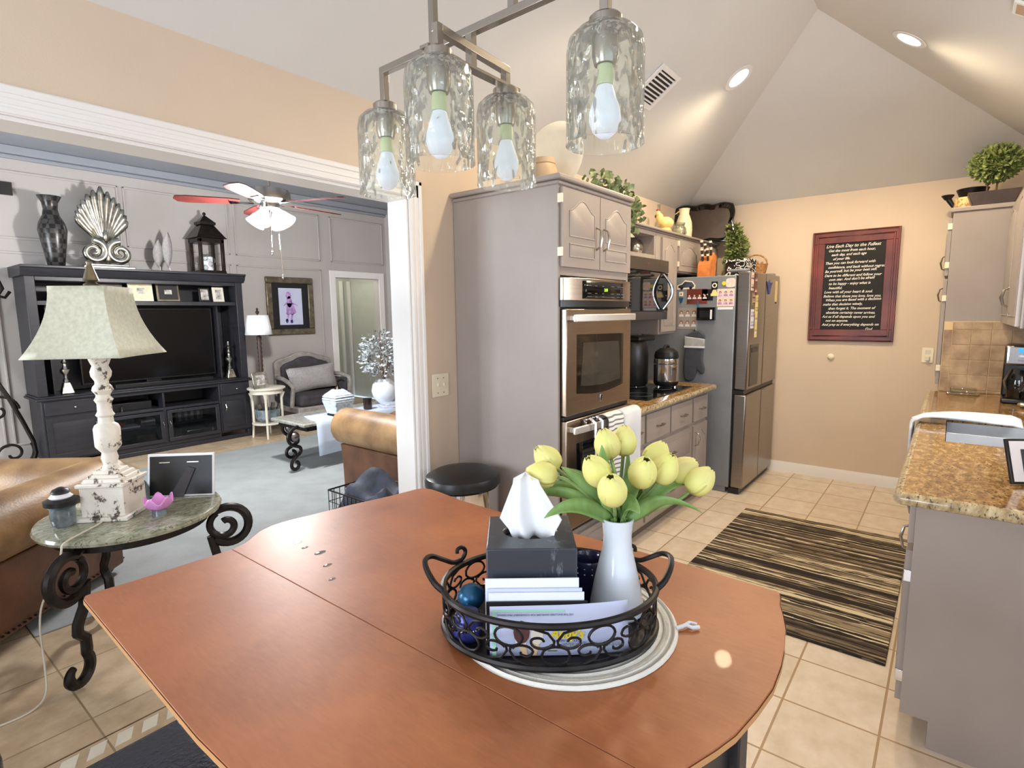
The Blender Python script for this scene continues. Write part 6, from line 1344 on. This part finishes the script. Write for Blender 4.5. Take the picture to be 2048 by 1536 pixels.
# ---- wire basket with blanket
t = thing('wire_basket', 'black wire basket beside the rolled sofa arm', 'basket', (2.28, 3.0, .012)); bx0, bx1, by0, by1, bz = 2.10, 2.50, 2.68, 3.30, .30
def wire(z): return [(bx0, by0, z), (bx1, by0, z), (bx1, by1, z), (bx0, by1, z)]
b = MB(); b.tube(wire(bz), .006, 6, True); b.tube(wire(.018), .005, 6, True); b.build('rim', 'iron', t)
b = MB()
for z in (.08, .15, .22): b.tube(wire(z), .0028, 5, True)
for k in range(15): y = by0 + (by1 - by0) * k / 14; b.tube([(bx0, y, bz), (bx0, y, .016), (bx1, y, .016), (bx1, y, bz)], .0028, 5)
for k in range(1, 9): x = bx0 + (bx1 - bx0) * k / 9; b.tube([(x, by0, bz), (x, by0, .016), (x, by1, .016), (x, by1, bz)], .0028, 5)
b.build('wire_mesh', 'iron', t)
b = MB(); r = random.Random(8); rows = []
for i in range(19):
    u = i / 18; rr_ = []
    for j in range(15):
        v = j / 14; e = min(1, 6 * min(u, 1 - u, v, 1 - v)); rr_.append((bx0 + .02 + (bx1 - bx0 - .04) * v, by0 + .03 + (by1 - by0 - .06) * u, .10 + e * (.20 + .05 * math.sin(u * 9 + v * 3) + .04 * math.sin(v * 11 + u * 2) + .06 * math.sin(math.pi * u) * math.sin(math.pi * v))))
    rows.append(rr_)
b.surf(rows); solo(b, 'folded_blanket', 'navy and grey blanket piled in the black wire basket', 'blanket', 'navyfab', (2.3, 3.0, .05), solid=.02, angle=180)
# ---- end table by the opening
EX, EY, ER = .831, 2.897, .362
t = thing('marble_end_table', 'round green marble end table on iron scroll legs', 'end table', (EX, EY, 0))
MB().lathe([(0, .585), (ER - .02, .585), (ER - .004, .592), (ER, .604), (ER - .006, .616), (ER - .022, .62), (0, .62)], (EX, EY, 0), 56).build('top', 'greenmarble', t)
MB().lathe([(ER - .075, .545), (ER - .06, .545), (ER - .06, .584), (ER - .075, .584), (ER - .075, .545)], (EX, EY, 0), 48).build('iron_ring', 'iron', t)
for k in range(3):
    a = R(-143.4 + 120 * k); d = Vector((math.cos(a), math.sin(a), 0)); o = Vector((EX, EY, 0))
    pr = spiral((ER + .045, .475), .026, .085, 150, -215, 26)[::1] + [(ER - .03, .405), (ER - .07, .35), (ER - .055, .27), (ER - .015, .235), (ER - .005, .19), (ER - .04, .16), (ER - .035, .13)]
    pr = [(ER - .10, .56), (ER - .05, .57)] + [(u, z) for u, z in spiral((ER + .02, .475), .09, .09, 118, -150, 20)] + [(ER - .04, .33), (ER + .0, .27), (ER + .005, .235), (ER - .03, .20), (ER - .03, .155)] + spiral((ER + .03, .085), .075, .026, 140, 420, 22)
    b = MB(); b.tube([o + d * u + Vector((0, 0, z)) for u, z in pr], [.021] * (len(pr) - 8) + [.021 - .001 * i for i in range(8)], 8)
    b.tube([o + d * u + Vector((0, 0, z)) for u, z in spiral((ER + .005, .475), .075, .022, 118, 470, 26)], .017, 8)
    b.build('leg', 'iron', t)
MB().tube([(EX + .20 * math.cos(i * .2618), EY + .20 * math.sin(i * .2618), .26) for i in range(24)], .008, 6, True).build('stretcher_ring', 'iron', t) if 0 else None
# lamp on the end table
t = thing('table_lamp', 'distressed white turned lamp with pagoda shade on the marble end table', 'lamp', (.765, 2.90, .6205)); Ml = Matrix.Translation((.765, 2.90, .6205)) @ Matrix.Rotation(R(-45), 4, 'Z')
b = MB(Ml); b.frust((0, 0), (.104, .104), (.104, .104), 0, .018).frust((0, 0), (.088, .088), (.088, .088), .018, .15).frust((0, 0), (.098, .098), (.098, .098), .15, .166).frust((0, 0), (.080, .080), (.076, .076), .166, .182).frust((0, 0), (.066, .066), (.062, .062), .182, .197).frust((0, 0), (.050, .050), (.046, .046), .197, .212); b.build('plinth', 'distress', t, bevel=.003)
b = MB(Ml); b.lathe([(.040, .212), (.034, .222), (.026, .235), (.033, .262), (.028, .285), (.030, .290), (.046, .310), (.050, .318), (.050, .395), (.044, .41), (.030, .42), (.028, .445), (.036, .455), (.028, .470), (.027, .505), (.036, .522), (.028, .535), (.027, .545), (.040, .565), (.036, .580), (.026, .592), (.026, .605), (.037, .625), (.040, .645), (.030, .672), (.034, .680), (.041, .70), (.040, .718), (.020, .73)], n=28); b.build('turned_stem', 'distress', t)
b = MB(Ml); rows = []; K = 12
for j in range(10):
    v = j / 9; s_ = .188 - .082 * (1 - (1 - v) ** 2.0) ; z = .715 + .295 * v - .018 * (1 - v) ** 3 * 0; r = []
    for e, (cx_, cy_, dx_, dy_) in enumerate(((-1, -1, 1, 0), (1, -1, 0, 1), (1, 1, -1, 0), (-1, 1, 0, -1))):
        for i in range(6): u = i / 6; bow = 1 - .05 * math.sin(math.pi * u) * (1 - v); x = (cx_ + dx_ * 2 * u) * s_; y = (cy_ + dy_ * 2 * u) * s_; r.append((x * (bow if dx_ == 0 else 1), y * (bow if dy_ == 0 else 1), z - .012 * (1 - v) * (1 - abs(2 * u - 1)) * 0))
    rows.append(r)
b.surf(rows, closed=True); b.build('lamp_shade', 'shade', t, solid=.003, angle=40)
b = MB(Ml); b.lathe([(.010, .73), (.010, 1.00), (.028, 1.012), (.030, 1.020), (.016, 1.03), (.030, 1.038), (.026, 1.05), (.014, 1.09), (.010, 1.105), (.012, 1.115), (0, 1.125)], n=18); b.build('finial', 'gold', t)
b = MB(Ml); b.box((-.105, -.003, 1.006), (.105, .003, 1.010)).box((-.003, -.105, 1.006), (.003, .105, 1.010)); b.build('harp', 'gold', t)
b = MB(); P = [(.70, 2.83, .626), (.665, 2.79, .6255), (.60, 2.735, .6255), (.545, 2.69, .625), (.520, 2.672, .617), (.513, 2.668, .59), (.500, 2.70, .50), (.462, 2.80, .36), (.447, 2.82, .25), (.440, 2.78, .12), (.42, 2.70, .03), (.36, 2.66, .006), (.25, 2.66, .006)]
pts = []
for i in range(len(P) - 1):
    p0 = Vector(P[max(0, i - 1)]); p1 = Vector(P[i]); p2 = Vector(P[i + 1]); p3 = Vector(P[min(len(P) - 1, i + 2)])
    for k in range(4): u = k / 4; pts.append(.5 * ((2 * p1) + (p2 - p0) * u + (2 * p0 - 5 * p1 + 4 * p2 - p3) * u * u + (3 * p1 - p0 - 3 * p2 + p3) * u ** 3))
b.tube(pts, .0038, 6); b.build('cord', 'rope', t)
# frame seen from the back
t = thing('picture_frame', 'white edged picture frame seen from its black back on the end table', 'picture frame', (1.04, 2.93, .6205)); Mf = Matrix.Translation((1.045, 2.925, .621)) @ Matrix.Rotation(R(-46), 4, 'Z') @ Matrix.Rotation(R(-10), 4, 'X'); w, h = .155, .21
MB(Mf).box((-w, 0, 0), (w, .014, h)).build('frame', 'paper', t, bevel=.002); MB(Mf).box((-w + .010, -.002, .008), (w - .008, .001, h - .012)).build('backing', 'black', t); MB(Mf).prism([(-.05, -.0), (.015, .0), (.07, .135), (.035, .145)], -.010, -.003).build('easel', 'dfab', t)
b = MB(Mf); b.box((-.10, -.004, .165), (-.05, -.002, .170)).box((.03, -.004, .165), (.085, -.002, .170)); b.build('clip', 'silver', t)
t = thing('tealight_holder', 'pink lotus glass tealight holder on the marble end table', 'candle holder', (.885, 2.725, .6205)); c = (.882, 2.728, .6207)
MB().lathe([(0, 0), (.030, 0), (.028, .026), (0, .028)], c, 18).build('foot', 'smoke', t)
b = MB(); rows = []
for j in range(6):
    v = j / 5; rows.append([(c[0] + (.030 + .026 * math.sin(v * 1.5)) * math.cos(2 * math.pi * i / 36), c[1] + (.030 + .026 * math.sin(v * 1.5)) * math.sin(2 * math.pi * i / 36), c[2] + .028 + v * (.046 + .016 * math.cos(5 * 2 * math.pi * i / 36))) for i in range(36)])
b.surf(rows, closed=True); b.f([b.v(p) for p in rows[0]]); b.build('petal_cup', 'pink', t, solid=.004)
t = thing('glass_jar', 'smoky glass jar with black and white lid left of the white lamp', 'jar', (.585, 2.905, .6205)); c = (.582, 2.915, .6207)
MB().lathe([(0, 0), (.034, 0), (.042, .01), (.047, .045), (.045, .08), (.050, .085), (.046, .09), (0, .088)], c, 22).build('body', 'smoke', t); MB().lathe([(.048, .09), (.062, .095), (.063, .115), (.045, .122), (0, .122)], c, 22).build('lid_rim', 'black', t); MB().lathe([(.036, .122), (.042, .128), (.03, .142), (0, .142)], c, 20).build('lid_band', 'paper', t); MB().lathe([(.03, .142), (.035, .148), (.028, .160), (.01, .168), (0, .168)], c, 20).build('lid_top', 'black', t)
t = thing('small_bell_jar', 'small clear glass ornament between the lamp and the black-backed frame', 'ornament', (.915, 3.02, .6205)); MB().lathe([(0, 0), (.03, 0), (.032, .05), (.02, .085), (.008, .10), (0, .105)], (.915, 3.03, .6207), 18).build('dome', 'smoke', t); MB().ball((.915, 3.03, .735), .012, 10).build('knob', 'chrome', t)

# ---- ceiling fan
fx, fy = 2.47, 4.5
t = thing('ceiling_fan', 'silver ceiling fan with cherry blades and a lit glass cluster', 'ceiling fan', (fx, fy, 3.17))
MB().lathe([(0, 3.168), (.07, 3.168), (.065, 3.12), (.02, 3.10), (0, 3.10)], (fx, fy, 0), 24).build('canopy', 'nickel', t); MB().cyl((fx, fy), .012, 2.53, 3.11, 12).build('downrod', 'nickel', t)
MB().lathe([(0, 2.545), (.10, 2.54), (.155, 2.525), (.165, 2.50), (.165, 2.445), (.15, 2.43), (.08, 2.41), (0, 2.405)], (fx, fy, 0), 36).build('motor', 'nickel', t)
MB().lathe([(.075, 2.41), (.085, 2.38), (.06, 2.36), (0, 2.355)], (fx, fy, 0), 28).build('light_fitter', 'chrome', t)
for k in range(5):
    a = R(4 + 72 * k); Mb_ = Matrix.Translation((fx, fy, 2.425)) @ Matrix.Rotation(a, 4, 'Z') @ Matrix.Rotation(R(10), 4, 'X')
    q = MB(Mb_); q.prism([(.22, -.045), (.30, -.060), (.60, -.072), (.68, -.055), (.70, 0), (.68, .055), (.60, .072), (.30, .060), (.22, .045)], -.004, .004, 'xy'); o = q.build('blade', 'fanwood', t)
    MB(Mb_).prism([(.12, -.02), (.20, -.015), (.30, -.035), (.30, .035), (.20, .015), (.12, .02)], -.012, -.005, 'xy').build('blade_iron', 'chrome', o)
for k in range(4):
    a = R(30 + 90 * k); d = Vector((math.cos(a), math.sin(a), 0)); ax = (d * .62 + Vector((0, 0, -.78))).normalized(); x = ax.orthogonal().normalized(); y = ax.cross(x); Mo_ = Matrix((x, y, ax)).transposed().to_4x4(); Mo_.translation = Vector((fx, fy, 2.37)) + d * .06
    MB(Mo_).lathe([(.022, .01), (.03, .03), (.045, .06), (.062, .105), (.078, .14), (.074, .14), (.055, .10), (.02, .03)], n=22).build('glass_shade', 'opal', t)
for s_, z in ((-.018, 2.02), (.045, 1.83)):
    MB().tube([(fx + s_, fy - .03, 2.36), (fx + s_ * 1.3, fy - .03, z)], .0035, 6).lathe([(0, 0), (.008, .01), (.008, .035), (0, .045)], (fx + s_ * 1.3, fy - .03, z - .03), 10).build('pull_chain', 'chrome', t)
point('fan_light', (fx, fy, 2.12), 190, (1.0, .98, .96), .09)
point('hall_light', (5.3, 8.1, 2.3), 14, (1.0, .93, .80), .1)
